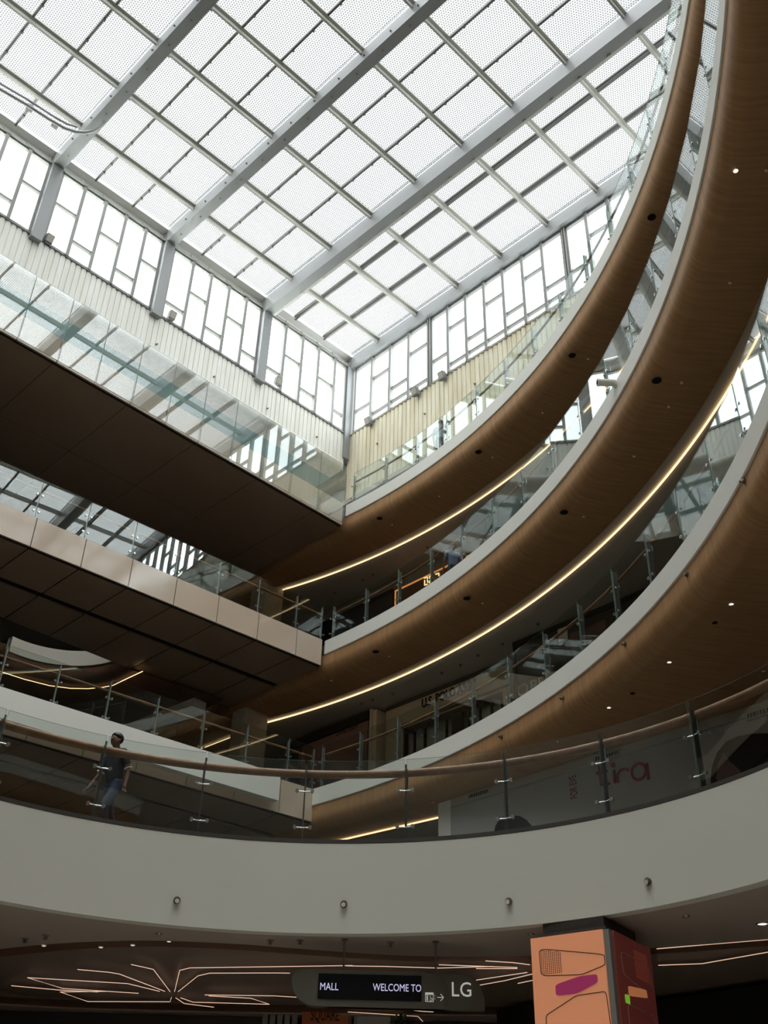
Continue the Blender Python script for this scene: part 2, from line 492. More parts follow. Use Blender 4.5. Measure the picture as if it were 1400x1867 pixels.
def thing(name, label, cat, loc, group=None):
    o = bpy.data.objects.new(name, None)
    o.empty_display_size = 0.2
    COL.objects.link(o)
    o.location = loc
    ORG[o] = Vector(loc)
    return tag(o, label, cat, group)

def struct(o):
    o['kind'] = 'structure'
    return o

def sroot(name, loc):
    o = bpy.data.objects.new(name, None)
    COL.objects.link(o)
    o.location = loc
    ORG[o] = Vector(loc)
    return struct(o)

def single(mb, name, mats, label, cat, group=None, smooth=False):
    # a one-mesh thing, origin moved to its base
    lo = Vector((sum(v.x for v in mb.v) / len(mb.v), sum(v.y for v in mb.v) / len(mb.v), min(v.z for v in mb.v)))
    mb.v = [v - lo for v in mb.v]
    o = mb.build(name, mats, None, smooth)
    o.location = lo
    ORG[o] = lo
    return tag(o, label, cat, group)

def copy_tree(o, parent=None):
    c = o.copy()
    COL.objects.link(c)
    c.parent = parent
    for ch in [x for x in o.children]:
        copy_tree(ch, c)
    return c

def text(name, body, mat, parent, origin, xdir, ydir, size, align='LEFT', depth=0.01, width=None, weight=0.0):
    cu = bpy.data.curves.new(name, 'FONT')
    cu.body = body; cu.size = size; cu.align_x = align; cu.extrude = depth; cu.offset = weight
    cu.resolution_u = 3
    tmp = bpy.data.objects.new(name + '_tmp', cu)
    COL.objects.link(tmp)
    bpy.context.view_layer.update()
    me = bpy.data.meshes.new_from_object(tmp.evaluated_get(bpy.context.evaluated_depsgraph_get()))
    bpy.data.objects.remove(tmp)
    xs = [v.co.x for v in me.vertices]
    k = (width / (max(xs) - min(xs))) if width else 1.0
    xd, yd = Vector(xdir).normalized(), Vector(ydir).normalized()
    zd = xd.cross(yd).normalized()
    o_ = ORG.get(parent, Vector((0, 0, 0))) if parent else Vector((0, 0, 0))
    for v in me.vertices:
        v.co = Vector(origin) + xd * ((v.co.x - (min(xs) if width else 0)) * k) + yd * v.co.y + zd * v.co.z - o_
    me.materials.clear(); me.materials.append(M[mat])
    me.name = name
    ob = bpy.data.objects.new(name, me)
    COL.objects.link(ob)
    if parent: ob.parent = parent
    ORG[ob] = o_
    return ob

ORD = ['first', 'second', 'third', 'fourth', 'fifth', 'sixth', 'seventh', 'eighth', 'ninth', 'tenth', 'eleventh', 'twelfth', 'thirteenth', 'fourteenth']

def arc(c, r, a0, a1, n):
    return [(c[0] + r * math.cos(a0 + (a1 - a0) * i / n), c[1] + r * math.sin(a0 + (a1 - a0) * i / n)) for i in range(n + 1)]

# ================================================================== STRUCTURE
# storey floor heights above the camera's eye, void circle of each right-hand gallery, end of each bridge
LV = {
    2: dict(z=10.0, c=(-14.37, 12.12), r=19.67, A=(3.10, 3.45), B=(30.0, 0.95), depth=0.90),
    3: dict(z=15.0, c=(-16.42, 12.62), r=21.53, A=(2.42, 2.65), B=(30.0, 1.09), depth=0.88),
    4: dict(z=20.0, c=(-14.82, 13.01), r=20.45, A=(2.15, 2.95), B=(30.0, 3.05), depth=0.88),
}
YEND = 4.0
SB, TB = -1.0, -12.0     # shop wall behind the right galleries; far wall beyond the bridges

def lineT(L, s):
    (s0, t0), (s1, t1) = L['A'], L['B']
    return t0 + (t1 - t0) * (s - s0) / (s1 - s0)

for k, L in LV.items():
    cx, cy = L['c']
    corner = P(L['A'][0], L['A'][1], 0)
    L['th1'] = math.atan2(corner.y - cy, corner.x - cx)
    L['th0'] = math.asin((YEND - cy) / L['r'])

def gallery_poly(L, off, extend):
    """plan outline of the right gallery deck: arc at radius r+off, then round the outer walls"""
    cx, cy = L['c']; r = L['r'] + off
    th1 = L['th1']
    if extend:
        # carry on past the corner until the arc meets the end line of the bridge soffit
        for i in range(400):
            q = (cx + r * math.cos(th1), cy + r * math.sin(th1))
            if st_of(q)[0] >= L['A'][0] + 0.02 or i > 380: break
            th1 += 0.002
    pts = arc((cx, cy), r, L['th0'], th1, 90)
    pe = st_of(pts[0])
    poly = [tuple(p) for p in pts]
    s_end = max(st_of(pts[-1])[0], 0)
    poly += [tuple(P(s_end, TB + 0.1, 0).xy), tuple(P(SB - 0.2, TB + 0.1, 0).xy), tuple(P(SB - 0.2, TMAX - 0.2, 0).xy), tuple(P(pe[0], TMAX - 0.2, 0).xy)]
    return poly

def rho_line(L, th):
    # distance from the void centre to the line s = s_end along direction th
    cx, cy = L['c']
    d = Vector((math.cos(th), math.sin(th), 0))
    s_c = st_of((cx, cy))[0]
    return (L['A'][0] - s_c) / d.dot(E1)

ntrim = [0]
def trim(mb, mats, smooth=False):
    ntrim[0] += 1
    return struct(mb.build('trim_%d' % ntrim[0], mats, None, smooth))

for k, L in LV.items():
    z, (cx, cy), r = L['z'], L['c'], L['r']
    wm = wood('oak_veneer_level_%d' % k, (0.40, 0.222, 0.102), (0.54, 0.315, 0.155), 0.55, (cx, cy), 1.0)
    n = 110
    # white edge band
    ths = [L['th0'] + (L['th1'] - L['th0']) * i / n for i in range(n + 1)]
    prof = [(0, z), (0, z - 0.44), (0.015, z - 0.455), (0.2, z - 0.455), (0.2, z), (0, z)]
    mb = MB()
    mb.grid([[Vector((cx + (r + o) * math.cos(t), cy + (r + o) * math.sin(t), zz)) for o, zz in prof] for t in ths])
    e = L['th1']
    mb.add([Vector((cx + (r + o) * math.cos(e), cy + (r + o) * math.sin(e), zz)) for o, zz in prof[:-1]], [(0, 1, 2, 3, 4)])
    trim(mb, 'white', True)
    # oak veneered fascia rounding into the soffit
    zs = z - 1.08
    prof = [(0.035, z - 0.455), (0.035, z - 0.72)]
    for i in range(1, 9):
        a = i / 8 * PI / 2
        prof.append((0.035 + 0.36 * (1 - math.cos(a)), z - 0.72 - 0.36 * math.sin(a)))
    prof += [(0.8, zs), (1.4, zs), (1.4, zs + 0.12)]
    ths = [L['th0'] + (L['th1'] + 0.34 - L['th0']) * i / (n + 40) for i in range(n + 41)]
    rows = []
    for t in ths:
        rl = rho_line(L, t) if t > L['th1'] - 0.02 else 0
        wide = 0
        if k == 2:      # the lowest soffit runs on to the bulkhead above the pale hoarding
            s_c = st_of((cx, cy))[0]
            den = Vector((math.cos(t), math.sin(t), 0)).dot(E1)
            wide = min(max((2.43 - s_c) / den - r, 1.25), 14) if den < -0.05 else 14
            if t > L['th1'] - 0.16: wide = 1.25
        rows.append([Vector((cx + max(r + (max(o, wide) if (wide and o > 1.3) else o), rl) * math.cos(t), cy + max(r + (max(o, wide) if (wide and o > 1.3) else o), rl) * math.sin(t), zz)) for o, zz in prof])
    mb = MB(); mb.grid(rows)
    struct(mb.build('ceiling', wm, None, True))
    # plastered gallery ceiling beyond the oak, and the deck above
    mb = MB(); mb.region(gallery_poly(L, 1.36, True), [], zs + 0.08, zs + 0.3)
    struct(mb.build('ceiling', 'galceil'))
    mb = MB(); mb.region(gallery_poly(L, 0.16, False), [], z - 0.42, z - 0.01)
    struct(mb.build('floor', 'floor'))
    # ---- straight bridge gallery: fascia panels, soffit panels, deck
    sA, sB = L['A'][0], 30.0
    zb = z - L['depth']
    pw = {2: 1.36, 3: 1.385, 4: 1.165}[k]
    first = {2: 4.15, 3: 4.76, 4: 4.43}[k]
    cuts = [sA]
    q = first
    while q - pw > sA + 0.3: q -= pw
    while q < sB:
        cuts.append(q); q += pw
    cuts.append(sB)
    mb = MB()
    for a, b in zip(cuts[:-1], cuts[1:]):
        g = 0.012
        p0, p1 = P(a + g, lineT(L, a), z), P(b - g, lineT(L, b), z)
        nrm = Vector(((p1 - p0).y, -(p1 - p0).x, 0)).normalized()
        if nrm.dot(E2) < 0: nrm = -nrm
        mb.prism([p0, p1, p1 - UP * (z - zb - 0.03), p0 - UP * (z - zb - 0.03)], -nrm * 0.05)
    trim(mb, 'cream')
    mb = MB(); off = 0.05
    mb.prism([P(sA + 0.02, lineT(L, sA) - off, z - 0.05), P(sB, lineT(L, sB) - off, z - 0.05), P(sB, lineT(L, sB) - off, zb - 0.0), P(sA + 0.02, lineT(L, sA) - off, zb - 0.0)], -E2 * 0.05)
    trim(mb, 'black')
    tb = {2: -1.6, 3: -1.65, 4: -6.0}[k]
    slot = {2: 1.55, 3: 2.0, 4: None}[k]
    spw = pw * (2 if k == 4 else 1)
    scuts = [sA]
    q = {2: first, 3: first, 4: 3.33}[k]
    while q - spw > sA + 0.3: q -= spw
    while q < sB:
        scuts.append(q); q += spw
    scuts.append(sB)
    mb = MB()
    for a, b in zip(scuts[:-1], scuts[1:]):
        g = 0.02 if k != 4 else 0.009
        rows = [0.07, slot - 0.135, slot + 0.135, 99] if slot else [0.07, 3.05, 3.07, 99]
        for r0, r1 in ((rows[0], rows[1]), (rows[2], rows[3])):
            ta0, tb0 = lineT(L, a) - r0, lineT(L, b) - r0
            ta1, tb1 = max(lineT(L, a) - r1, tb), max(lineT(L, b) - r1, tb)
            mb.prism([P(a + g, ta0, zb), P(b - g, tb0, zb), P(b - g, tb1, zb), P(a + g, ta1, zb)], UP * 0.05)
    struct(mb.build('ceiling', 'bronze'))
    mb = MB()
    mb.prism([P(sA, lineT(L, sA) - 0.1, zb + 0.06), P(sB, lineT(L, sB) - 0.1, zb + 0.06), P(sB, tb + 0.02, zb + 0.06), P(sA, tb + 0.02, zb + 0.06)], UP * 0.06)
    trim(mb, 'black')
    mb = MB()
    mb.prism([P(sA, lineT(L, sA) - 0.1, z - 0.3), P(sB, lineT(L, sB) - 0.1, z - 0.3), P(sB, tb, z - 0.3), P(sA, tb, z - 0.3)], UP * 0.28)
    if k != 4:   # rear edge of the bridge
        mb.prism([P(sA, tb, zb + 0.02), P(sB, tb, zb + 0.02), P(sB, tb, z - 0.05), P(sA, tb, z - 0.05)], -E2 * 0.06)
    struct(mb.build('floor', 'floor'))

# ---- ring gallery round the lower void
RC, RR, RZ, RB = (-0.96, 9.19), 6.51, 5.0, 3.68
void = arc(RC, RR, PI, 0, 90) + [(RC[0] + RR, -6.0), (RC[0] - RR, -6.0)]      # U-shaped opening
wall_loop = [tuple(P(SB - 0.2, TB + 0.1, 0).xy), tuple(P(SB - 0.2, TMAX - 0.2, 0).xy), tuple(P(SMAX - 0.2, TMAX - 0.2, 0).xy), tuple(P(SMAX - 0.2, TB + 0.1, 0).xy)]
def off_void(d):
    return arc(RC, RR + d, PI, 0, 90) + [(RC[0] + RR + d, -6.0 - d), (RC[0] - RR - d, -6.0 - d)]
mb = MB()
lo, hi = off_void(0), off_void(0.18)
for i in range(len(lo)):
    j = (i + 1) % len(lo)
    a, b, c_, d = lo[i], lo[j], hi[j], hi[i]
    V = lambda p, z_: Vector((p[0], p[1], z_))
    mb.add([V(a, RZ - .05), V(b, RZ - .05), V(b, RB), V(a, RB)], [(0, 1, 2, 3)])
    mb.add([V(a, RZ - .05), V(b, RZ - .05), V(c_, RZ - .05), V(d, RZ - .05)], [(0, 1, 2, 3)])
    mb.add([V(a, RB), V(b, RB), V(c_, RB), V(d, RB)], [(0, 1, 2, 3)])
    mb.add([V(d, RZ - .05), V(c_, RZ - .05), V(c_, RB), V(d, RB)], [(0, 1, 2, 3)])
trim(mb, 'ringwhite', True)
mb = MB(); mb.region(wall_loop, [off_void(0.16)], RZ - 0.4, RZ - 0.01)
struct(mb.build('floor', 'floor'))
# lower ceiling with the long recess that carries the light lines
recess = [(-8.6, 19.6), (-8.2, 18.7), (-7.2, 18.0), (-5.79, 17.25), (-4.74, 16.75), (-3.66, 16.45), (-2.88, 16.4), (-1.86, 16.5), (-0.98, 16.7), (0.5, 16.95), (2.2, 16.8), (4.0, 16.1), (6.0, 15.2), (8.5, 14.0), (10.8, 14.6), (11.0, 18.0), (9.0, 19.4), (5.0, 21.2), (0.0, 21.9), (-5.0, 22.1), (-7.6, 21.6), (-8.5, 20.6)]
def smooth_loop(pts, n=5):
    out = []
    N = len(pts)
    for i in range(N):
        p0, p1, p2, p3 = [Vector((*pts[(i + j - 1) % N], 0)) for j in range(4)]
        for q in range(n):
            t = q / n
            v = 0.5 * ((2 * p1) + (-p0 + p2) * t + (2 * p0 - 5 * p1 + 4 * p2 - p3) * t * t + (-p0 + 3 * p1 - 3 * p2 + p3) * t ** 3)
            out.append((v.x, v.y))
    return out
recess = smooth_loop(recess)
rc_c = (sum(p[0] for p in recess) / len(recess), sum(p[1] for p in recess) / len(recess))
def shrink(loop, d):
    out = []
    N = len(loop)
    area = sum(loop[i][0] * loop[(i + 1) % N][1] - loop[(i + 1) % N][0] * loop[i][1] for i in range(N))
    sg = 1 if area > 0 else -1
    for i in range(N):
        a, b = loop[i - 1], loop[(i + 1) % N]
        dx, dy = b[0] - a[0], b[1] - a[1]
        l = math.hypot(dx, dy)
        out.append((loop[i][0] - sg * dy / l * d, loop[i][1] + sg * dx / l * d))
    return out
rec2 = shrink(recess, 0.55)
mb = MB(); mb.region(wall_loop, [off_void(0.16), recess], RB + 0.005, RB + 0.03)
struct(mb.build('ceiling', 'soffit'))
Z1, Z2 = RB + 0.045, RB + 0.085
mb = MB()
N = len(recess)
mb.add([(*p, RB + 0.03) for p in recess] + [(*p, Z1) for p in recess], [(i, (i + 1) % N, N + (i + 1) % N, N + i) for i in range(N)])
mb.region(recess, [rec2], Z1, Z1 + 0.03)
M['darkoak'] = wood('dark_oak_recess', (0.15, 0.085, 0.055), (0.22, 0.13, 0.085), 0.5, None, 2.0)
struct(mb.build('ceiling', 'darkoak', None, False))
mb = MB()
mb.add([(*p, Z1) for p in rec2] + [(*p, Z2) for p in rec2], [(i, (i + 1) % N, N + (i + 1) % N, N + i) for i in range(N)])
mb.region(rec2, [], Z2, Z2 + 0.03)
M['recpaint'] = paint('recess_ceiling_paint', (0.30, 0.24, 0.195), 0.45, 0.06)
struct(mb.build('ceiling', 'recpaint'))

# ---- lower ground floor and outer walls
mb = MB(); mb.region([tuple(P(SB - 0.6, TB - 0.4, 0).xy), tuple(P(SB - 0.6, TMAX + 0.4, 0).xy), tuple(P(SMAX + 0.4, TMAX + 0.4, 0).xy), tuple(P(SMAX + 0.4, TB - 0.4, 0).xy)], [], -1.8, -1.6)
struct(mb.build('floor', 'lgfloor'))
def wall(name, mats, *boxes):
    mb = MB()
    for b in boxes: mb.sbox(*b)
    return struct(mb.build(name, mats))
wall('wall_right', 'lightgrey', (SB - 0.5, SB - 0.25, TB - 0.4, TMAX + 0.4, -1.6, 24.0), (SB - 0.5, -0.3, TB - 0.4, 0.3, 23.9, 25.5))
wall('wall_left', 'lightgrey', (SB - 0.5, SMAX + 0.4, TB - 0.4, TB - 0.15, -1.6, 25.6))
wall('wall_near_left', 'lightgrey', (SMAX + 0.1, SMAX + 0.4, TB - 0.4, TMAX + 0.4, -1.6, 30.6))
wall('wall_near_right', 'lightgrey', (SB - 0.5, SMAX + 0.4, TMAX + 0.1, TMAX + 0.4, -1.6, 30.6))
# solid roof over the left bridges, and the bulkhead ceiling of the top storey
mb = MB(); mb.sbox(SB - 0.5, SMAX + 0.4, TB - 0.4, 0.3, 25.45, 25.62); struct(mb.build('ceiling', 'white'))
mb = MB(); mb.sbox(-0.2, SMAX + 0.1, -5.9, 0.2, 24.08, 24.25); struct(mb.build('ceiling', 'tealceil'))
for i in range(5):
    ld = bpy.data.lights.new('gallery_lamp', 'POINT'); ld.shadow_soft_size = 0.1; ld.energy = 50; ld.color = (1.0, 0.95, 0.88)
    lo_ = bpy.data.objects.new('gallery_lamp', ld); COL.objects.link(lo_); lo_.location = P(2.5 + 4.0 * i, -1.6, 21.6)
wall('wall_top_left', 'tealceil', (SB - 0.2, SMAX + 0.1, -6.1, -5.9, 19.1, 25.4))
# dark shopfront line at the back of the lower floor
BY = 22.35
mb = MB(); mb.obox(Vector((0, BY + 0.1, 1.04)), Vector((30, 0, 0)), Vector((0, 0.1, 0)), Vector((0, 0, 2.63)))
struct(mb.build('wall_back', 'darkwall'))
mb = MB()
sw = [at(905, 1842, 3.68), at(960, 1830, 3.68), at(1205, 1822, 3.68), at(1400, 1792, 3.68), at(1700, 1740, 3.68)]
for a_, b_ in zip(sw[:-1], sw[1:]):
    mb.prism([Vector((a_.x, a_.y, -1.6)), Vector((b_.x, b_.y, -1.6)), Vector((b_.x, b_.y, 3.67)), Vector((a_.x, a_.y, 3.67))], Vector((0.1, 0.25, 0)))
struct(mb.build('wall_back_right', 'black'))

# ---- ribbed cladding bands under the window walls
def ribbed(along, nrm, p0, length, z0, z1, pitch, bull):
    prof = []
    x = 0
    while x < length:
        prof += [(x, 0), (x + pitch * 0.80, 0), (x + pitch * 0.84, -0.035), (x + pitch * 0.96, -0.035)]
        x += pitch
    mb = MB()
    lo = [p0 + along * a + nrm * d for a, d in prof]
    zs = [z1, z0]
    mb.grid([[Vector((q.x, q.y, zz)) for q in lo] for zz in zs])
    mb.obox(p0 + along * (length / 2) - nrm * 0.08 + UP * ((z0 + z1) / 2), along * (length / 2), nrm * 0.04, UP * ((z1 - z0) / 2))
    return mb
mb = ribbed(E1, E2, P(0.0, 0.42, 0), 30, 24.20, 25.58, 0.19, True)
struct(mb.build('wall_left_cladding', 'corr'))
mb = MB()      # bullnose under the left cladding
prof = [(0.42, 24.20)] + [(0.16 + 0.28 * math.cos(a), 24.16 - 0.26 * math.sin(a)) for a in [i * PI / 16 for i in range(9)]] + [(-0.3, 23.90)]
mb.grid([[P(s, t, z_) for t, z_ in prof] for s in [0.0 + i * 1.0 for i in range(31)]])
trim(mb, 'corr', True)
mb = ribbed(E2, E1, P(-0.2, 0.42, 0), 29.4, 22.6, 25.58, 0.205, False)
struct(mb.build('wall_right_cladding', 'corry'))
mb = MB(); mb.sbox(SB - 0.25, -0.2, 0.2, TMAX, 22.4, 22.6); struct(mb.build('ceiling', 'galceil'))
# dark serrated flashing on top of the cladding
mb = MB()
x = 0.1
while x < 29:
    mb.sbox(x, x + 0.13, 0.38, 0.47, 25.57, 25.615); x += 0.19
mb.sbox(0, 29.5, 0.20, 0.42, 25.58, 25.60)
trim(mb, 'lamphousing')
mb = MB()
x = 0.5
while x < 29:
    mb.sbox(-0.235, -0.16, x, x + 0.14, 25.57, 25.615); x += 0.205
mb.sbox(-0.4, -0.2, 0.4, 29.6, 25.58, 25.60)
trim(mb, 'beige')

# ================================================================== SKYLIGHT
BEAM, PUR = 4.48, 2.08
# left window wall bays (one window object per bay between columns)
def window_wall(idx, along, nrm, base, x0, x1, mull, alt0, ztop, extra):
    """mull: mullion positions inside the bay; alternate transoms high/low"""
    root = sroot('window_%d' % idx, base(x0, 0) + UP * 25.6)
    zb, zt = 25.62, ztop
    xs = [x0] + mull + [x1]
    mb = MB()
    for a in (zb + 0.04, zt - 0.05):
        mb.bar(base(x0, 0) + UP * a, base(x1, 0) + UP * a, 0.12, 0.09)
    for a in (x0 + 0.04, x1 - 0.04):
        mb.bar(base(a, 0) + UP * zb, base(a, 0) + UP * zt, 0.08, 0.12, nrm)
    mb.build('frame', 'alu', root)
    for x in mull:
        q = MB()
        q.bar(base(x, 0.03) + UP * zb, base(x, 0.03) + UP * zt, 0.115, 0.16, nrm)
        q.build('mullion', 'alu', root)
    for i, (a, b) in enumerate(zip(xs[:-1], xs[1:])):
        hs = [27.52] if (i + alt0) % 2 == 0 else [26.42]
        if extra: hs = [27.82] if (i + alt0) % 2 == 0 else [26.70]
        if extra: hs.append(26.04)
        if extra and (i + alt0) % 2 == 1 and i == 0: hs = [26.70]
        for h in hs:
            q = MB()
            q.bar(base(a + 0.03, 0) + UP * h, base(b - 0.03, 0) + UP * h, 0.10, 0.095)
            q.build('transom', 'alu', root)
        q = MB()
        q.obox((base(a, -0.02) + base(b, -0.02)) / 2 + UP * ((zb + zt) / 2), along * ((b - a) / 2 - 0.03), nrm * 0.008, UP * ((zt - zb) / 2 - 0.04))
        q.build('pane', 'clear', root)
    return root
wall('wall_left_added', 'corr', (4 * BEAM - 0.3, SMAX + 0.1, 0.2, 0.42, 25.62, 29.5))  # added out of view: solid bays that stop bright window reflections
baseL = lambda x, d: P(x, 0.38 + d, 0)
baseR = lambda x, d: P(-0.26 + d, x, 0)
wi = 0
for i in range(7):
    s0, s1 = i * BEAM + (0.02 if i == 0 else 0.0), (i + 1) * BEAM - 0.42
    if i >= 4: continue
    wi += 1
    mull = [s1 - 0.05 - 0.81 * j for j in range(4, 0, -1)]
    if i == 0: mull = [0.76, 1.62, 2.45, 3.30]
    window_wall(wi, E1, E2, baseL, s0 if i else 0.1, s1, mull, [1, 1, 0, 0, 1, 0, 1][i], 29.02, False)
for i in range(5):
    t0 = 0.62 if i == 0 else 4.70 + (i - 1) * 6.24
    t1 = 4.58 + i * 6.24
    wi += 1
    n = 4 if i == 0 else 7
    pitch = (t1 - t0) / n
    window_wall(wi, E2, E1, baseR, t0, t1, [t0 + pitch * j for j in range(1, n)], 1, 28.95, True)

# columns under the beams along the left wall, corner post
names_b = ['window wall right of the corner', 'nearest the far corner', 'in the middle of the skylight', 'third from the far corner', 'out of frame, fourth', 'out of frame, fifth', 'out of frame, sixth']
for i in range(1, 7):
    s = i * BEAM
    mb = MB(); mb.sbox(s - 0.36, s, 0.10, 0.62, 25.4, 28.95)
    if i < 4:
        single(mb, 'wall_column', 'steel', ['', 'grey steel box column on the left window wall, first from the corner', 'grey steel box column on the left window wall, second from the corner', 'grey steel box column on the left window wall, third from the corner'][i], 'column', 'steel columns between the left windows')
    elif i == 4:
        struct(mb.build('trim_40', 'steel'))
mb = MB(); mb.sbox(-0.42, 0.08, 0.12, 0.52, 24.4, 29.2)
single(mb, 'corner_column', 'steel', 'grey steel corner post where the two window walls meet', 'column')
for i in range(3):
    t = 4.64 + i * 6.24
    mb = MB(); mb.sbox(-0.34, -0.14, t - 0.05, t - 0.01, 25.6, 28.95); mb.sbox(-0.34, -0.14, t + 0.03, t + 0.07, 25.6, 28.95)
    mb.sbox(-0.34, -0.20, t - 0.01, t + 0.03, 25.6, 28.95)
    if i < 2:
        single(mb, 'wall_column', 'alu', ['slim double post in the right window wall, nearer the far corner', 'slim double post in the right window wall, nearer the curved gallery'][i], 'column', 'slim posts in the right window wall')

# beams
TEND = TMAX + 0.1
for i in range(0, 7):
    s = i * BEAM
    label = ['grey steel roof beam along the top of the right window wall', 'grey steel roof beam nearest the right window wall, first across the skylight', 'grey steel roof beam crossing the middle of the skylight', 'grey steel roof beam at the upper left of the skylight, behind the curved pipe'][i] if i < 4 else None
    root = thing('roof_beam', label, 'beam', P(s, 0.5, 28.75), 'roof beams') if label else None
    zb = 28.78 if i in (1, 0) else 28.9
    mb = MB(); mb.sbox(s - 0.36, s, 0.15, TEND, zb, 29.75)
    if i == 0: mb = MB(); mb.sbox(-0.30, 0.0, 0.15, TEND, 28.95, 29.75)
    if root is None:
        struct(mb.build('trim_%d' % (50 + i), 'steel')); continue
    mb.build('web', 'steel', root)
    mb = MB()
    if i == 1:
        mb.sbox(s - 0.50, s - 0.38, 0.6, TEND, 28.86, 28.98)
        t = 2.2
        while t < 28:
            mb.sbox(s - 0.40, s - 0.34, t, t + 0.14, 28.75, 28.785); t += 1.04
        mb.build('cable_tray', 'barm', root)
    elif i == 2 or i == 3:
        t = 1.2
        while t < 28:
            mb.disc(P(s - 0.18, t, zb), (0, 0, -1), 0.028, 0.03, 10)
            mb.disc(P(s + 0.001, t + 0.5, 29.1), tuple(E1), 0.03, 0.05, 10); t += 1.1
        mb.build('bolt_heads', 'lamphousing', root)
    # anchor plate at the wall end
    mb = MB(); mb.sbox(s - 0.34, s + 0.02, 0.10, 0.60, 28.95, 29.45)
    if i: mb.build('end_plate', 'steel', root)

# skylight bays: purlins, glazing bars and dotted panes
def skylight_bay(idx, i):
    s0, s1 = i * BEAM + 0.005, (i + 1) * BEAM - 0.365
    root = sroot('window_%d' % idx, P(s0, 0.4, 29.3))
    full = i < 5
    for j in range(1, 14):
        t = j * PUR
        q = MB()
        q.sbox(s0, s1, t - 0.075, t - 0.005, 29.30, 29.52)
        q.sbox(s0, s1, t - 0.015, t + 0.085, 29.46, 29.56)
        q.sbox(s1 - 0.0, s1 - 0.16, t - 0.10, t - 0.0, 29.26, 29.36)
        q.build('purlin', 'barm', root)
    n = 3
    bw = (BEAM) / n
    for k_ in (1, 2):
        s = i * BEAM + k_ * bw
        for j in range(0, 13):
            q = MB()
            t0, t1 = (j * PUR + 0.09 if j else 0.55), (j + 1) * PUR - 0.08
            q.sbox(s - 0.035, s + 0.035, t0, t1, 29.40, 29.50)
            if i == 0: q.sbox(s + 0.06, s + 0.13, t0, t1, 29.46, 29.52)
            else:
                q.sbox(s - 0.05, s + 0.05, t0 + 0.5, t0 + 0.56, 29.36, 29.42); q.sbox(s - 0.05, s + 0.05, t1 - 0.5, t1 - 0.44, 29.36, 29.42)
            q.build('glazing_bar', 'bardark', root)
    for k_ in range(3):
        a, b = i * BEAM + k_ * bw + 0.01, i * BEAM + (k_ + 1) * bw - 0.01
        for j in range(0, 14):
            t0, t1 = j * PUR + 0.01, (j + 1) * PUR - 0.01
            if j == 0: t0 = 0.62
            q = MB()
            vs = [P(a, t0, 29.54), P(b, t0, 29.54), P(b, t1, 29.54), P(a, t1, 29.54)]
            q.m = 0; q.add(vs, [(0, 1, 2, 3)])
            q.m = 1
            top = [v + UP * 0.02 for v in vs]
            q.add(vs + top, [(4, 5, 6, 7), (0, 1, 5, 4), (1, 2, 6, 5), (2, 3, 7, 6), (3, 0, 4, 7)])
            q.build('pane', ['frit', 'roofglass'], root, recalc=False)
    return root
for i in range(0, 7):
    wi += 1
    skylight_bay(wi, i)
mb = MB(); mb.sbox(-0.4, SMAX + 0.4, 28.95, TMAX + 0.4, 29.5, 29.7); mb.sbox(SMAX - 0.1, SMAX + 0.5, 0.2, TMAX + 0.4, 29.5, 29.7)
struct(mb.build('ceiling', 'lightgrey'))
# white gutter strip along the left wall and the wall head
mb = MB(); mb.sbox(-0.3, 31, 0.28, 0.62, 29.42, 29.5); mb.sbox(-0.3, 31, 0.28, 0.32, 29.02, 29.5)
trim(mb, 'opal')
mb = MB()
for i in range(0, 7):
    for j in range(5):
        s = i * BEAM + 0.15 + j * 0.81
        mb.sbox(s - 0.03, s + 0.03, 0.32, 0.52, 29.0, 29.12)
mb.sbox(0, 31, 0.44, 0.52, 28.98, 29.06)
trim(mb, 'alu')

# ================================================================== BALUSTRADES
def pane_box(mb, p, q, z0, z1, nrm, th=0.012):
    """glass sheet between plan points p and q; polished edges in slot 1"""
    h = nrm * (th / 2)
    a = [Vector((p[0], p[1], z0)) + h, Vector((q[0], q[1], z0)) + h, Vector((q[0], q[1], z1)) + h, Vector((p[0], p[1], z1)) + h]
    b = [v - 2 * h for v in a]
    mb.m = 0; mb.add(a + b, [(0, 1, 2, 3), (7, 6, 5, 4)])
    mb.m = 1; mb.add(a + b, [(3, 2, 6, 7), (0, 4, 5, 1), (0, 3, 7, 4), (1, 5, 6, 2)])
    mb.m = 0

def spider(parent, c, tan, out, reach, mat='chrome'):
    q = MB()
    for sg in (-1, 1):
        e = c + tan * (sg * reach)
        q.tube([c - out * 0.02, c + tan * (sg * reach * 0.35) - out * 0.01, e - UP * 0.0, e + UP * 0.0 + out * 0.02], 0.011, 6)
        q.disc(e - out * 0.01, tuple(out), 0.028, 0.045, 10)
        q.tube([e, e + UP * 0.028], 0.012, 6)
    q.build('glass_clamp', mat, parent, True)

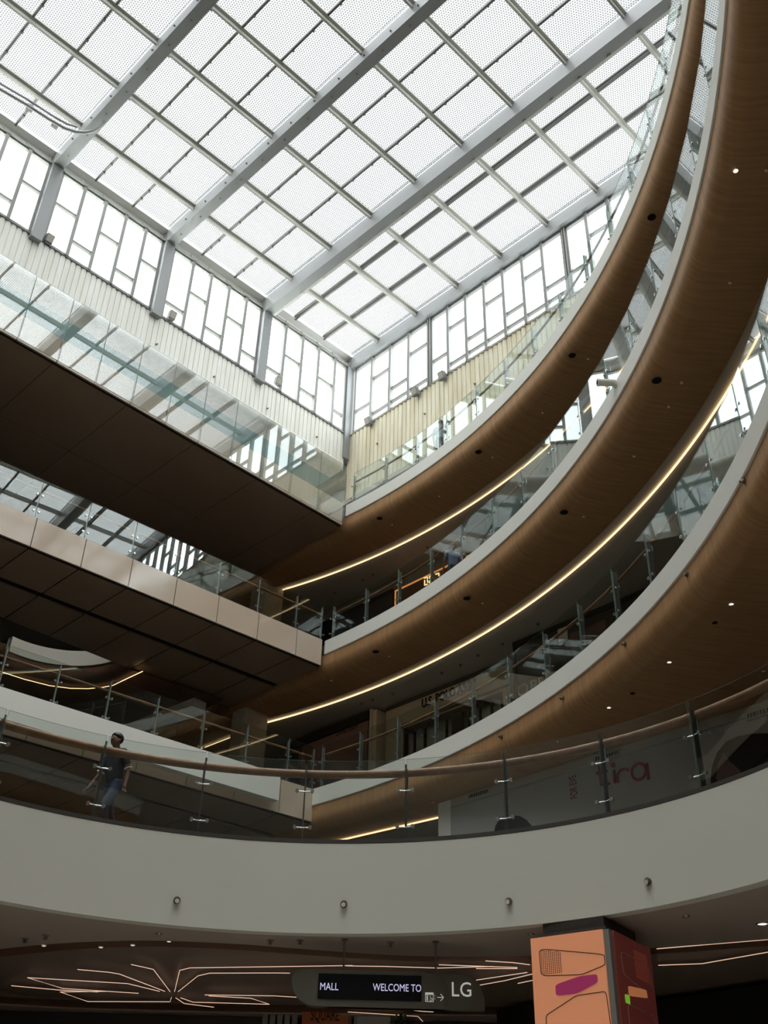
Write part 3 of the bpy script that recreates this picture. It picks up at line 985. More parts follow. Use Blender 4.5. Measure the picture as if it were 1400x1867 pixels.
def balustrade(label, path, z, ztop, name='glass_balustrade', rail_z=None, rail_r=0.034, rail_off=0.13, fin=(0.018, 0.07),
               gmat='glass', shoe_h=0.05, post_h=None, start_post=True, reach=0.075, clamp_z=(0.22, 0.72), group=None, sub=1):
    """path: list of (point2d, outward normal 2d towards the void) at the posts"""
    root = thing(name, label, 'railing', Vector((path[len(path) // 2][0][0], path[len(path) // 2][0][1], z)), group)
    pts = [Vector((p[0], p[1], 0)) for p, n_ in path]
    nr = [Vector((n_[0], n_[1], 0)).normalized() for p, n_ in path]
    post_h = post_h or (ztop - z - 0.06)
    q = MB()
    for i in range(len(pts) - 1):
        q.bar(pts[i] + UP * (z + shoe_h / 2 - 0.03), pts[i + 1] + UP * (z + shoe_h / 2 - 0.03), 0.05, shoe_h)
    q.build('base_shoe', 'shoe', root)
    for i in range(len(pts) - 1):
        d = (pts[i + 1] - pts[i]).normalized()
        q = MB()
        pane_box(q, pts[i] + d * 0.012, pts[i + 1] - d * 0.012, z + shoe_h - 0.01, ztop, Vector((d.y, -d.x, 0)))
        q.build('glass_panel', [gmat, 'edge'], root, recalc=False)
    for i in range(len(pts)):
        if i == 0 and not start_post: continue
        tan = Vector((-nr[i].y, nr[i].x, 0))
        q = MB()
        c = pts[i] - nr[i] * (0.02 + fin[1] / 2)
        q.obox(c + UP * (z + post_h / 2), tan * (fin[0] / 2), nr[i] * (fin[1] / 2), UP * (post_h / 2))
        po = q.build('post', 'post', root)
        for cz in clamp_z:
            spider(po, pts[i] - nr[i] * 0.015 + UP * (z + cz), tan, nr[i], reach)
        if rail_z:
            q = MB()
            e = pts[i] - nr[i] * (rail_off)
            q.tube([c + UP * (rail_z - 0.16), e + UP * (rail_z - 0.16), e + UP * (rail_z - rail_r * 0.5)], 0.010, 6)
            q.build('rail_bracket', 'chrome', po, True)
    if rail_z:
        q = MB()
        rp_ = []
        for i in range(len(pts)):
            rp_.append(pts[i] - nr[i] * rail_off + UP * rail_z)
        # densify between posts on curves
        dense = []
        for i in range(len(rp_) - 1):
            p0 = rp_[max(i - 1, 0)]; p1 = rp_[i]; p2 = rp_[i + 1]; p3 = rp_[min(i + 2, len(rp_) - 1)]
            for k_ in range(sub):
                t = k_ / sub
                dense.append(0.5 * ((2 * p1) + (-p0 + p2) * t + (2 * p0 - 5 * p1 + 4 * p2 - p3) * t * t + (-p0 + 3 * p1 - 3 * p2 + p3) * t ** 3))
        dense.append(rp_[-1])
        q.tube(dense, rail_r, 12)
        q.build('handrail', 'rail', root, True)
    return root

def arc_path(L, pitch, a_from, n, inset=0.06):
    out = []
    r = L['r'] + inset
    for i in range(n):
        a = a_from - i * pitch / r
        d = Vector((math.cos(a), math.sin(a), 0))
        out.append(((L['c'][0] + r * d.x, L['c'][1] + r * d.y), (-d.x, -d.y)))
    return out

def bridge_path(L, ss, inset=0.06):
    d = (P(L['B'][0], L['B'][1], 0) - P(L['A'][0], L['A'][1], 0)).normalized()
    nrm = Vector((d.y, -d.x, 0))
    if nrm.dot(E2) < 0: nrm = -nrm
    out = []
    for s in ss:
        p = P(s, lineT(L, s), 0) - nrm * inset
        out.append(((p.x, p.y), (nrm.x, nrm.y)))
    return out

def post_angle(L, px):
    q = at(px[0], px[1], L['z'])
    return math.atan2(q.y - L['c'][1], q.x - L['c'][0])

# right-hand curved galleries
L = LV[4]
balustrade('curved glass balustrade with wood rail on the topmost right-hand gallery', arc_path(L, 1.44, L['th1'] - 0.012, 18), 20.0, 21.2, rail_z=20.95, gmat='glass', sub=4, fin=(0.03, 0.09))
L = LV[3]
balustrade('curved glass balustrade with wood rail on the middle right-hand gallery', arc_path(L, 1.44, L['th1'] - 0.010, 18), 15.0, 16.2, rail_z=15.95, sub=4, fin=(0.03, 0.09))
L = LV[2]
balustrade('curved glass balustrade with wood rail on the lowest right-hand gallery, above the white band', arc_path(L, 1.40, L['th1'] - 0.010, 18), 10.0, 11.2, rail_z=10.95, sub=4, fin=(0.03, 0.09))
# left-hand bridges
L = LV[3]
balustrade('straight glass balustrade with copper-toned rail on the middle left-hand bridge', bridge_path(L, [L['A'][0]] + [3.40 + 1.39 * i for i in range(13)]), 15.0, 16.2, rail_z=15.95, sub=1, fin=(0.03, 0.06))
L = LV[2]
balustrade('straight glass balustrade with wood rail on the lower left-hand bridge, above the white beam', bridge_path(L, [L['A'][0], 3.94] + [3.94 + 1.31 * i for i in range(1, 13)]), 10.0, 11.2, rail_z=10.95, sub=1, fin=(0.03, 0.06))
# frameless top-left balustrade: tall sheets bolted over the cream fascia
L = LV[4]
root = thing('frameless_balustrade', 'frameless teal glass balustrade bolted over the cream fascia of the top left bridge', 'railing', P(8, lineT(L, 8), 19.15))
bw = 1.165
edges = [L['A'][0]] + [4.43 + bw * (i - 1) for i in range(0, 18)]
fix_me = None
for a, b in zip(edges[:-1], edges[1:]):
    if b - a < 0.2: continue
    q = MB()
    pa, pb = P(a + 0.01, lineT(L, a) + 0.07, 0), P(b - 0.01, lineT(L, b) + 0.07, 0)
    pane_box(q, pa, pb, 19.16, 21.48, E2, 0.015)
    po = q.build('glass_panel', ['tealglass', 'edge'], root, recalc=False)
    for sx in (a + 0.13, b - 0.13):
        for zz in (19.38, 19.68, 19.84):
            loc = P(sx, lineT(L, sx), zz)
            if fix_me is None:
                q = MB(); q.disc(Vector((0, 0, 0)), tuple(E2), 0.032, 0.10, 12)
                fo = q.build('bolt_fixing', 'chrome', po); fix_me = fo.data
            else:
                fo = bpy.data.objects.new('bolt_fixing', fix_me); COL.objects.link(fo); fo.parent = po
            fo.location = loc - ORG[root]

# big balustrade of the ring in front
pa = [math.atan2(y - RC[1], x - RC[0]) for x, y in ((-3.94, 14.82), (-2.56, 15.32), (-1.1, 15.52), (0.39, 15.46), (1.79, 14.98), (3.08, 14.24), (4.14, 13.26))]
step = 0.232
pa = [pa[0] + step * j for j in (5, 4, 3, 2, 1)] + pa + [pa[-1] - step * j for j in (1, 2, 3, 4)]
rr = RR + 0.10
path = [((RC[0] + rr * math.cos(a), RC[1] + rr * math.sin(a)), (-math.cos(a), -math.sin(a))) for a in pa]
# the sheets of the ring follow the curve between the posts
root = thing('glass_balustrade', 'large curved glass balustrade with round wood rail on the white ring in the foreground', 'railing', Vector((RC[0], RC[1] + rr, RZ)))
q = MB()
q.grid([[Vector((RC[0] + r_ * math.cos(a), RC[1] + r_ * math.sin(a), z_)) for r_, z_ in ((RR - 0.004, RZ - 0.045), (RR - 0.004, RZ + 0.012), (RR + 0.16, RZ + 0.012), (RR + 0.16, RZ - 0.045), (RR - 0.004, RZ - 0.045))] for a in [pa[0] + (pa[-1] - pa[0]) * i / 80 for i in range(81)]])
q.build('base_shoe', 'shoe', root, True)
for a0, a1 in zip(pa[:-1], pa[1:]):
    q = MB()
    ns = 8
    g = 0.0022
    aa = [a0 - g + (a1 - a0 + 2 * g) * i / ns for i in range(ns + 1)]
    pt = lambda a, r_, z_: Vector((RC[0] + r_ * math.cos(a), RC[1] + r_ * math.sin(a), z_))
    z0_, z1_ = RZ + 0.01, 6.27
    q.m = 0
    q.grid([[pt(a, rr - 0.007, z0_), pt(a, rr - 0.007, z1_)] for a in aa])
    q.grid([[pt(a, rr + 0.007, z1_), pt(a, rr + 0.007, z0_)] for a in aa])
    q.m = 1
    q.grid([[pt(a, rr - 0.007, z1_), pt(a, rr + 0.007, z1_)] for a in aa])
    for a in (aa[0], aa[-1]):
        q.grid([[pt(a, rr - 0.007, z0_), pt(a, rr + 0.007, z0_)], [pt(a, rr - 0.007, z1_), pt(a, rr + 0.007, z1_)]])
    go = q.build('glass_panel', ['ringglass', 'edge'], root, recalc=False)
    for p in go.data.polygons: p.use_smooth = True
for a in pa:
    out = Vector((-math.cos(a), -math.sin(a), 0)); tan = Vector((-math.sin(a), math.cos(a), 0))
    c = Vector((RC[0] + (rr + 0.075) * math.cos(a), RC[1] + (rr + 0.075) * math.sin(a), 0))
    q = MB()
    q.obox(c + UP * (RZ + 0.58), tan * 0.009, out * 0.055, UP * 0.58)
    q.tube([c + out * 0.04 + UP * (RZ + 1.15), c + out * 0.04 + UP * (RZ + 1.20)], 0.016, 8)
    po = q.build('post', 'ringpost', root)
    for cz in (0.22, 0.78):
        spider(po, c + out * 0.065 + UP * (RZ + cz), tan, out, 0.115)
    q = MB()
    e = c - out * 0.10
    q.tube([c + UP * (RZ + 0.88), e + UP * (RZ + 0.88), e + UP * (RZ + 1.05)], 0.013, 6)
    q.build('rail_bracket', 'chrome', po, True)
q = MB()
q.tube([Vector((RC[0] + (rr + 0.17) * math.cos(a), RC[1] + (rr + 0.17) * math.sin(a), RZ + 1.115)) for a in [pa[0] + (pa[-1] - pa[0]) * i / 90 for i in range(91)]], 0.062, 16)
q.build('handrail', 'rail', root, True)

# ================================================================== LED LINES UNDER THE RIGHT GALLERIES
for k, nm in ((2, 'lowest'), (3, 'middle'), (4, 'topmost')):
    L = LV[k]
    r = L['r'] + 1.74
    th_end = L['th1']
    for i in range(300):
        q_ = st_of((L['c'][0] + r * math.cos(th_end), L['c'][1] + r * math.sin(th_end)))
        if q_[0] > {2: 1.6, 3: 1.36, 4: 1.0}[k]: break
        th_end += 0.002
    mb = MB()
    zc = L['z'] - 1.0 + 0.0
    th_s = L['th0']
    if k == 2:
        mb.tube([Vector((-3.4, 29.85, zc - 0.105)), Vector((-0.94, 27.9, zc - 0.105)), Vector((1.56, 25.92, zc - 0.105))], 0.022, 8)
    else:
        mb.tube([Vector((L['c'][0] + r * math.cos(a), L['c'][1] + r * math.sin(a), zc - 0.03)) for a in [L['th0'] + (th_end - L['th0']) * i / 120 for i in range(121)]], 0.022, 8)
    single(mb, 'light_strip', 'led', 'warm light strip curving under the %s wooden right-hand gallery soffit' % nm, 'light', 'curved light strips', True)

# ================================================================== OBJECTS
# white beam in front of the lower left bridge fascia
mb = MB()
mb.prism([P(4.45, 3.46, 9.28), P(26, 1.62, 9.28), P(26, 1.62, 9.97), P(4.45, 3.46, 9.97)], E2 * 0.22)
single(mb, 'bulkhead_beam', 'white', 'long white boxed beam along the front of the lower left bridge', 'beam')

# columns carrying the corner
for k, N, wd in ((2, (2.39, -0.86), (0.98, 0.72)), (3, (1.86, -1.30), (0.98, 0.72))):
    L = LV[k]
    z0, z1 = L['z'], L['z'] + 4.02
    s0, s1, t0, t1 = N[0] - wd[0], N[0], N[1] - wd[1], N[1]
    poly = []
    rr_ = 0.12
    for cs, ct, a0 in ((s1 - rr_, t1 - rr_, 0), (s0 + rr_, t1 - rr_, 90), (s0 + rr_, t0 + rr_, 180), (s1 - rr_, t0 + rr_, 270)):
        for j in range(5):
            a = math.radians(a0 + j * 22.5)
            poly.append(P(cs + rr_ * math.cos(a), ct + rr_ * math.sin(a), z0))
    mb = MB(); mb.prism(poly, UP * (z1 - z0))
    single(mb, 'square_column', 'column', ['', '', 'taupe rounded-corner column at the end of the lower left bridge', 'taupe rounded-corner column at the end of the middle left bridge'][k], 'column', None, True)

# curved second void seen past the left bridges: white edge, oak underside, light line
VS, VT, Rv = 8.6, -1.9, 2.2
fi = [math.radians(172 + 106 * i / 50) for i in range(51)]
ring = lambda r_, z_, f: P(VS + r_ * math.cos(f), VT + r_ * math.sin(f), z_)
mb = MB()
prof = [(0, 15.0), (0, 14.5), (0.2, 14.5), (0.2, 15.0), (0, 15.0)]
mb.grid([[ring(Rv + o, z_, f) for o, z_ in prof] for f in fi])
trim(mb, 'white', True)
mb = MB()
prof = [(0.05, 14.5), (0.05, 14.3), (0.10, 14.12), (0.2, 14.04), (3.4, 14.04)]
mb.grid([[ring(Rv + o, z_, f) for o, z_ in prof] for f in fi])
struct(mb.build('ceiling', 'darkoak', None, True))
mb = MB(); mb.grid([[ring(r_, 15.0, f) for r_ in (Rv + 0.2, Rv + 3.4)] for f in fi])
struct(mb.build('floor', 'floor'))
ld = bpy.data.lights.new('added_fill_spot', 'SPOT'); ld.shadow_soft_size = 0.05; ld.energy = 200; ld.color = (1.0, 0.95, 0.86)  # invented fill spot that brightens the white edge of the second void
ld.spot_size = math.radians(64); ld.spot_blend = 0.6
lo_ = bpy.data.objects.new('added_fill_spot', ld); COL.objects.link(lo_); lo_.location = P(8.6, -0.6, 18.6)
lo_.rotation_euler = (P(7.9, -4.1, 14.6) - P(8.6, -0.6, 18.6)).to_track_quat('-Z', 'Y').to_euler()
mb = MB()
pts = [at(*q_, 13.95) for q_ in ((-60, 1205), (0, 1224), (43, 1238), (90, 1250), (128, 1255), (161, 1255.6), (188, 1253), (206, 1249.6), (232, 1237), (260, 1224))]
mb.tube(pts, 0.012, 8)
single(mb, 'light_strip', 'led', 'thin warm light line bending beyond the lower left bridge rail', 'light', None, True)
mb = MB()
mb.tube([at(*q_, 13.6) for q_ in ((8, 1225), (58, 1224), (92, 1220), (148, 1221))], 0.012, 6)
single(mb, 'light_strip', 'ledblue', 'faint teal light line behind the lower left bridge glass', 'light', None, True)
mb = MB()
mb.tube([at(362, 1367, 13.95), at(424, 1343, 13.95)], 0.012, 8)
single(mb, 'light_strip', 'led', 'short warm light line left of the lower taupe column', 'light', None, True)
# white cross beam glimpsed past the lower left bridge
mb = MB(); mb.bar(P(3.5, -1.75, 13.9), P(3.9, -7.0, 13.9), 0.5, 0.5)
single(mb, 'cross_beam', 'white', 'white cross beam glimpsed between lower left bridge and middle bridge', 'beam')

# ---- recessed downlights
def downlight(loc, r, mat):
    t = thing('downlight', '', 'light', loc)
    q = MB()
    n = 18
    for ra, rb, za, zb_ in ((r, r * 0.8, -0.004, -0.012), (r * 0.8, r * 0.72, -0.012, 0.004)):
        q.add([loc + Vector((ra * math.cos(2 * PI * i / n), ra * math.sin(2 * PI * i / n), za)) for i in range(n)] + [loc + Vector((rb * math.cos(2 * PI * i / n), rb * math.sin(2 * PI * i / n), zb_)) for i in range(n)],
              [(i, (i + 1) % n, n + (i + 1) % n, n + i) for i in range(n)])
    q.build('rim', 'black' if mat == 'black' else 'chrome', t)
    q = MB(); q.disc(loc + Vector((0, 0, 0.003)), (0, 0, -1), r * 0.74, 0.006, n)
    q.build('lens', mat, t)
    return t
DL = {
    4: [((1188, 396), 'b'), ((1043, 648), 'b'), ((1072, 655), 'd'), ((989, 753), 'd'), ((872, 824), 'b'), ((898, 834), 'd'), ((801, 905), 'd'), ((692, 945), 'b'), ((715, 957), 'd')],
    3: [((1341, 311), 'l'), ((1397, 311), 'd'), ((1331, 516), 'd'), ((1197, 694), 'b'), ((1243, 698), 'd'), ((1219, 742), 'd'), ((1156, 832), 'd'), ((1028, 934), 'b'), ((1064, 942), 'd'), ((851, 1091), 'b'), ((880, 1100), 'd'), ((685, 1188), 'b'), ((710, 1197), 'd'), ((604, 1241), 'd')],
    2: [((1333, 1101), 'l'), ((1220, 1207), 'l'), ((1110, 1290), 'l'), ((1303, 1135), 'b'), ((1153, 1264), 'b'), ((1392, 1223), 'd'), ((1017, 1352), 'd'), ((789, 1463), 'd')],
}
for k, lst in DL.items():
    cnt = {}
    for (px, kind) in sorted(lst, key=lambda q: q[0][0]):
        loc = at(px[0], px[1], LV[k]['z'] - 1.083)
        t = downlight(loc, {'b': 0.095 if k > 2 else 0.05, 'd': 0.042, 'l': 0.05}[kind], {'b': 'black', 'd': 'lampdim', 'l': 'lamp'}[kind])
        i = cnt.get(kind, 0); cnt[kind] = i + 1
        t['label'] = '%s in the %s oak gallery soffit, %s from the left' % ({'b': 'dark unlit round downlight', 'd': 'small dim reddish downlight', 'l': 'bright small downlight'}[kind], {4: 'topmost', 3: 'middle', 2: 'lowest'}[k], ORD[i])
        t['group'] = 'downlights in the oak soffits'
for i, px in enumerate(((40, 1711), (80, 1724), (184, 1727), (242, 1723), (308, 1716), (290, 1702), (968, 1703), (1250, 1670))):
    z_ = RB + 0.003 if i in (0, 5, 6, 7) else Z1 - 0.002
    if i in (0,): continue
    loc = at(px[0], px[1], z_)
    t = downlight(loc, 0.05, 'lamp' if i not in (5, 6, 7) else 'lampdim')
    t['label'] = ['', 'tiny lit spotlight in the dark oak recess, first from the left', 'tiny lit spotlight in the dark oak recess, second from the left', 'tiny lit spotlight in the dark oak recess, third from the left', 'tiny lit spotlight in the dark oak recess, fourth from the left', 'dim downlight in the lower ceiling on the left side', 'dim downlight in the lower ceiling left of the orange pillar', 'dim downlight in the lower ceiling right of the orange pillar'][i]
    t['group'] = 'downlights of the lower ceiling'

t = downlight(at(1390, 1684, RB + 0.003), 0.09, 'lamp')
t['label'] = 'bright recessed downlight at the right edge of the lower ceiling'; t['group'] = 'downlights of the lower ceiling'
# ---- small detectors and sprinklers on the plaster ceilings
def detector(loc, label, grp):
    t = thing('ceiling_detector', label, 'detector', loc, grp)
    q = MB(); q.disc(loc, (0, 0, -1), 0.055, 0.012, 14); q.build('base', 'lamphousing', t)
    q = MB(); q.disc(loc - UP * 0.012, (0, 0, -1), 0.025, 0.05, 10); q.build('head', 'sensor', t)
for zz_, nm, lst in ((19.0, 'topmost', ((611, 1080), (661, 1057), (680, 1047), (779, 997))),
                     (14.0, 'middle', ((659, 1282), (679, 1275), (716, 1264), (805, 1226), (839, 1212), (871, 1194), (916, 1173), (980, 1137))),
                     (RB + 0.005, 'lower', ((46, 1711), (84, 1705), (493, 1714), (547, 1714), (712, 1718)))):
    for i, px in enumerate(lst):
        detector(at(px[0], px[1], zz_), 'tiny detector on the %s, %s from the left' % ({'topmost': 'plaster ceiling under the topmost right gallery', 'middle': 'plaster ceiling under the middle right gallery', 'lower': 'lower ceiling below the white ring'}[nm], ORD[i]), 'detectors on the %s ceiling' % nm)
# ---- round sensors on the ring and on the lowest oak fascia
def sensor(c, out, label, group, r=0.05):
    t = thing('wall_sensor', label, 'sensor', c, group)
    q = MB(); q.disc(c, tuple(out), r, 0.03, 14); q.build('base', 'sensor', t)
    q = MB(); q.disc(c + out * 0.03 - UP * 0.0, tuple((out - UP * 0.5).normalized()), r * 0.62, 0.05, 12); q.build('head', 'chrome', t)
    return t
for i, px in enumerate(((322, 1642), (627, 1649), (928, 1644), (1182, 1608))):
    r_ = ray(*px)
    d = r_.normalized()
    # meet the vertical face of the ring
    a2 = r_.x ** 2 + r_.y ** 2; b2 = -2 * (r_.x * RC[0] + r_.y * RC[1]); c2 = RC[0] ** 2 + RC[1] ** 2 - RR ** 2
    kk = (-b2 + math.sqrt(b2 * b2 - 4 * a2 * c2)) / (2 * a2)
    c = r_ * kk
    out = Vector((RC[0] - c.x, RC[1] - c.y, 0)).normalized()
    sensor(c, out, 'small round sensor on the white ring band, %s from the left' % ORD[i], 'sensors on the ring band')
L = LV[2]
for i, px in enumerate(((855, 1343), (915, 1343), (1027, 1273), (1140, 1174), (1253, 1047), (1358, 877))):
    if i == 0: continue
    r_ = ray(*px)
    cx, cy = L['c']; R_ = L['r'] + 0.035
    a2 = r_.x ** 2 + r_.y ** 2; b2 = -2 * (r_.x * cx + r_.y * cy); c2 = cx ** 2 + cy ** 2 - R_ ** 2
    kk = (-b2 + math.sqrt(b2 * b2 - 4 * a2 * c2)) / (2 * a2)
    c = r_ * kk
    out = Vector((cx - c.x, cy - c.y, 0)).normalized()
    sensor(c, out, 'small round sensor on the lowest oak fascia, %s from the left' % ORD[i - 1], 'sensors on the oak fascia', 0.045)
for i, px in enumerate(((285, 628), (390, 687), (487, 745), (577, 797))):
    c = at_t(px[0], px[1], 0.42)
    sensor(c, E2.copy(), 'tiny sensor on the white ribbed band, %s from the left' % ORD[i], 'sensors on the left ribbed band', 0.035)
for i, px in enumerate(((688, 809), (775, 755), (866, 700))):
    c = at_s(px[0], px[1], -0.2)
    sensor(c, E1.copy(), 'tiny sensor on the yellowed ribbed band, %s from the left' % ORD[i], 'sensors on the right ribbed band', 0.035)

# ---- floodlights standing on the ribbed bands
def flood(c, out, label):
    t = thing('floodlight', label, 'floodlight', c, 'floodlights below the windows')
    side = Vector((-out.y, out.x, 0))
    q = MB(); q.bar(c - side * 0.09, c + side * 0.09, 0.03, 0.03); q.bar(c - side * 0.09, c - side * 0.09 + UP * 0.16, 0.02, 0.03, out); q.bar(c + side * 0.09, c + side * 0.09 + UP * 0.16, 0.02, 0.03, out)
    q.build('yoke', 'lamphousing', t)
    f = (out - UP * 0.35).normalized(); u = side.cross(f).normalized()
    if u.z < 0: u = -u
    b = c + UP * 0.20
    q = MB(); q.obox(b, side * 0.12, f * 0.09, u * 0.15)
    for j in range(-2, 3): q.obox(b - f * 0.10, side * 0.006, f * 0.03, u * 0.12) if False else q.obox(b - f * 0.11 + side * (j * 0.045), side * 0.006, f * 0.025, u * 0.13)
    q.build('housing', 'lamphousing', t)
    q = MB(); q.obox(b + f * 0.093, side * 0.10, f * 0.004, u * 0.12); q.build('lens', 'galceil', t)
for i, px in enumerate(((87, 444), (312, 583), (506, 703))):
    flood(at_t(px[0], px[1], 0.5), E2, 'grey floodlight on the left ribbed band, %s from the left' % ORD[i])
for i, px in enumerate(((671, 776), (757, 722), (806, 693))):
    flood(at_s(px[0], px[1], -0.02), E1, 'grey floodlight on the right ribbed band, %s from the left' % ORD[i])

# ---- security camera on the middle white band
L = LV[3]
r_ = ray(1122, 700)
cx, cy = L['c']; R_ = L['r']
a2 = r_.x ** 2 + r_.y ** 2; b2 = -2 * (r_.x * cx + r_.y * cy); c2 = cx ** 2 + cy ** 2 - R_ ** 2
c = r_ * ((-b2 + math.sqrt(b2 * b2 - 4 * a2 * c2)) / (2 * a2))
out = Vector((cx - c.x, cy - c.y, 0)).normalized(); tan = Vector((-out.y, out.x, 0))
t = thing('security_camera', 'white security camera on the middle white gallery edge', 'camera', c)
q = MB(); q.disc(c - out * 0.0, tuple(out), 0.09, 0.04, 14); q.tube([c, c + out * 0.16 - UP * 0.02], 0.03, 8); q.build('bracket', 'white', t, True)
q = MB()
b = c + out * 0.19
d = (-right * 0.8 + out * 0.35 - UP * 0.05).normalized()
q.tube([b - d * 0.16, b - d * 0.15, b + d * 0.16, b + d * 0.20], 0.075, 14, taper=[0.6, 1, 1, 1.12]); q.build('housing', 'white', t, True)
q = MB(); q.disc(b + d * 0.20, tuple(d), 0.05, 0.01, 12); q.build('lens', 'black', t)

# ---- curved pipe rail under the roof, upper left
pts = [at(*q_, 28.6) for q_ in ((-60, 118), (0, 163), (50, 192), (90, 218), (118, 234), (138, 240.5), (155, 242), (170, 239), (182, 231), (190, 222))]
t = thing('pipe_rail', 'curved light metal pipe rail below the roof at the upper left', 'pipe', pts[4])
q = MB(); q.tube(pts, 0.055, 12); q.build('pipe', 'steel', t, True)
q = MB(); q.tube([p + UP * 0.24 for p in pts[:6]] , 0.04, 10); q.build('upper_rail', 'steel', t, True)
for px in ((54, 197), (100, 228)):
    q = MB(); c = at(px[0], px[1], 28.72); q.obox(c, E1 * 0.10, E2 * 0.05, UP * 0.10); q.build('hanger', 'lamphousing', t)

# ================================================================== LOWER CEILING LIGHT LINES
def z5c(x, y): return (x / 2.8, 1580 + y / 2.8)
lines = [
    ([(670, 500), (740, 515), (783, 525), (868, 638)], 'led2'),
    ([(395, 525), (560, 540), (608, 548), (842, 637)], 'led2'),
    ([(815, 637), (650, 597), (140, 567), (320, 622), (708, 647)], 'led2'),
    ([(57, 608), (300, 630), (500, 640)], 'led2'),
    ([(540, 637), (307, 640), (448, 689), (868, 690), (875, 668)], 'led2'),
    ([(891, 638), (917, 530), (970, 517), (1400, 511), (1800, 505)], 'led2'),
    ([(910, 638), (1010, 558), (1070, 544), (1400, 543), (1480, 544)], 'led2'),
    ([(1045, 655), (1400, 660), (1530, 668)], 'led2'),
    ([(922, 670), (985, 692), (1375, 703), (1280, 672), (1065, 660)], 'led2'),
    ([(897, 670), (940, 699), (1092, 718)], 'led2'),
]
desc = ['rising steeply to upper left', 'bending to the left', 'zigzag at the far left', 'nearly straight at the far left edge', 'kinked low to the left', 'rising then running right', 'diagonal then running right', 'flat to the right', 'looping at the lower right', 'short at the lower right']
for i, (pl, mt) in enumerate(lines):
    mb = MB(); mb.tube([at(*z5c(*q_), RB + 0.004) for q_ in pl], 0.006, 6)
    single(mb, 'ceiling_light_line', 'led2', 'thin warm light line of the star on the left lower ceiling, %s' % desc[i], 'light', 'light lines of the lower ceiling')
lines2 = [
    ([(632, 1761), (700, 1762), (800, 1765), (898, 1762)], 'behind the sign top'),
    ([(885, 1752), (935, 1755), (966, 1759)], 'upper, between sign and orange pillar'),
    ([(868, 1766), (943, 1766), (943, 1764), (800, 1759)], 'double, above the lettered end of the sign'),
    ([(868, 1787), (961, 1773)], 'rising beside the sign end, upper one'),
    ([(875, 1796), (920, 1788), (974, 1775)], 'rising beside the sign end, lower one'),
    ([(944, 1793), (982, 1785)], 'short, touching the orange pillar'),
    ([(1197, 1730), (1290, 1722), (1400, 1713)], 'upper, right of the pillar'),
    ([(1200, 1760), (1280, 1757), (1400, 1736)], 'lower, right of the pillar'),
    ([(634, 1845), (762, 1853), (775, 1867)], 'bent, below the sign'),
    ([(754, 1842), (770, 1844), (790, 1845)], 'short, below the sign'),
]
for pl, dsc in lines2:
    mb = MB(); mb.tube([at(*q_, RB + 0.004) for q_ in pl], 0.006, 6)
    single(mb, 'ceiling_light_line', 'led2', 'thin warm light line on the lower ceiling, %s' % dsc, 'light', 'light lines of the lower ceiling')

# ================================================================== HANGING SIGN
SY = 15.92
def at_y(x, y, Y):
    r_ = ray(x, y); return r_ * (Y / r_.y)
def rounded(x0, x1, z0, z1, y, rl, rrt, full_left=True):
    pts = []
    def cnr(cx_, cz_, r_, a0):
        for j in range(9):
            a = math.radians(a0 + j * 11.25); pts.append(Vector((cx_ + r_ * math.cos(a), y, cz_ + r_ * math.sin(a))))
    # order: top right, top left, bottom left, bottom right
    if rrt[0] > 0: cnr(x1 - rrt[0], z1 - rrt[0], rrt[0], 0)
    else: pts.append(Vector((x1, y, z1)))
    if rl[0] > 0: cnr(x0 + rl[0], z1 - rl[0], rl[0], 90)
    else: pts.append(Vector((x0, y, z1)))
    if rl[1] > 0: cnr(x0 + rl[1], z0 + rl[1], rl[1], 180)
    else: pts.append(Vector((x0, y, z0)))
    pts.append(Vector((x1, y, z0)))
    return pts
tl, br = at_y(533, 1766, SY), at_y(812, 1840, SY)
x0, x1, z1, z0 = tl.x, br.x, tl.z, br.z
xr = at_y(883, 1800, SY).x
sg = thing('hanging_sign', 'hanging olive-grey sign with scrolling text screen and lettered end panel under the lower ceiling', 'sign', Vector(((x0 + x1) / 2, SY, z0)))
h = z1 - z0
q = MB(); q.prism(rounded(x0, x1, z0, z1, SY, (h * 0.30, h * 0.72), (h * 0.62, 0)), Vector((0, 0.16, 0))); q.build('body', 'signbody', sg)
q = MB(); q.prism(rounded(x0 + 0.5, xr, z0 - 0.0, z1 - 0.01, SY + 0.04, (0, 0), (h * 0.75, 0)), Vector((0, 0.10, 0))); lp = q.build('end_panel', 'signbody', sg)
lp['label'] = 'slightly set back end panel with large letters'
a, b = at_y(581, 1775, SY), at_y(768, 1826, SY)
q = MB(); q.prism([Vector((a.x, SY - 0.012, a.z)), Vector((b.x, SY - 0.012, a.z)), Vector((b.x, SY - 0.012, b.z)), Vector((a.x, SY - 0.012, b.z))], Vector((0, 0.03, 0)))
scr = q.build('screen', 'screen', sg)
X, Z_ = Vector((1, 0, 0)), UP
px2m = (b.x - a.x) / 187.0
o = at_y(583.5, 1805, SY); text('lettering', 'MALL', 'scrtext', scr, Vector((o.x, SY - 0.016, o.z)), X, Z_, 0.135, depth=0.002, width=33 * px2m)
o = at_y(679.5, 1806.5, SY); text('lettering', 'WELCOME TO', 'scrtext', scr, Vector((o.x, SY - 0.016, o.z)), X, Z_, 0.135, depth=0.002, width=87.5 * px2m)
o = at_y(824, 1816.5, SY + 0.04); text('lettering', 'LG', 'signglow', lp, Vector((o.x, SY + 0.034, o.z)), X, Z_, 0.27, depth=0.003, width=35 * px2m)
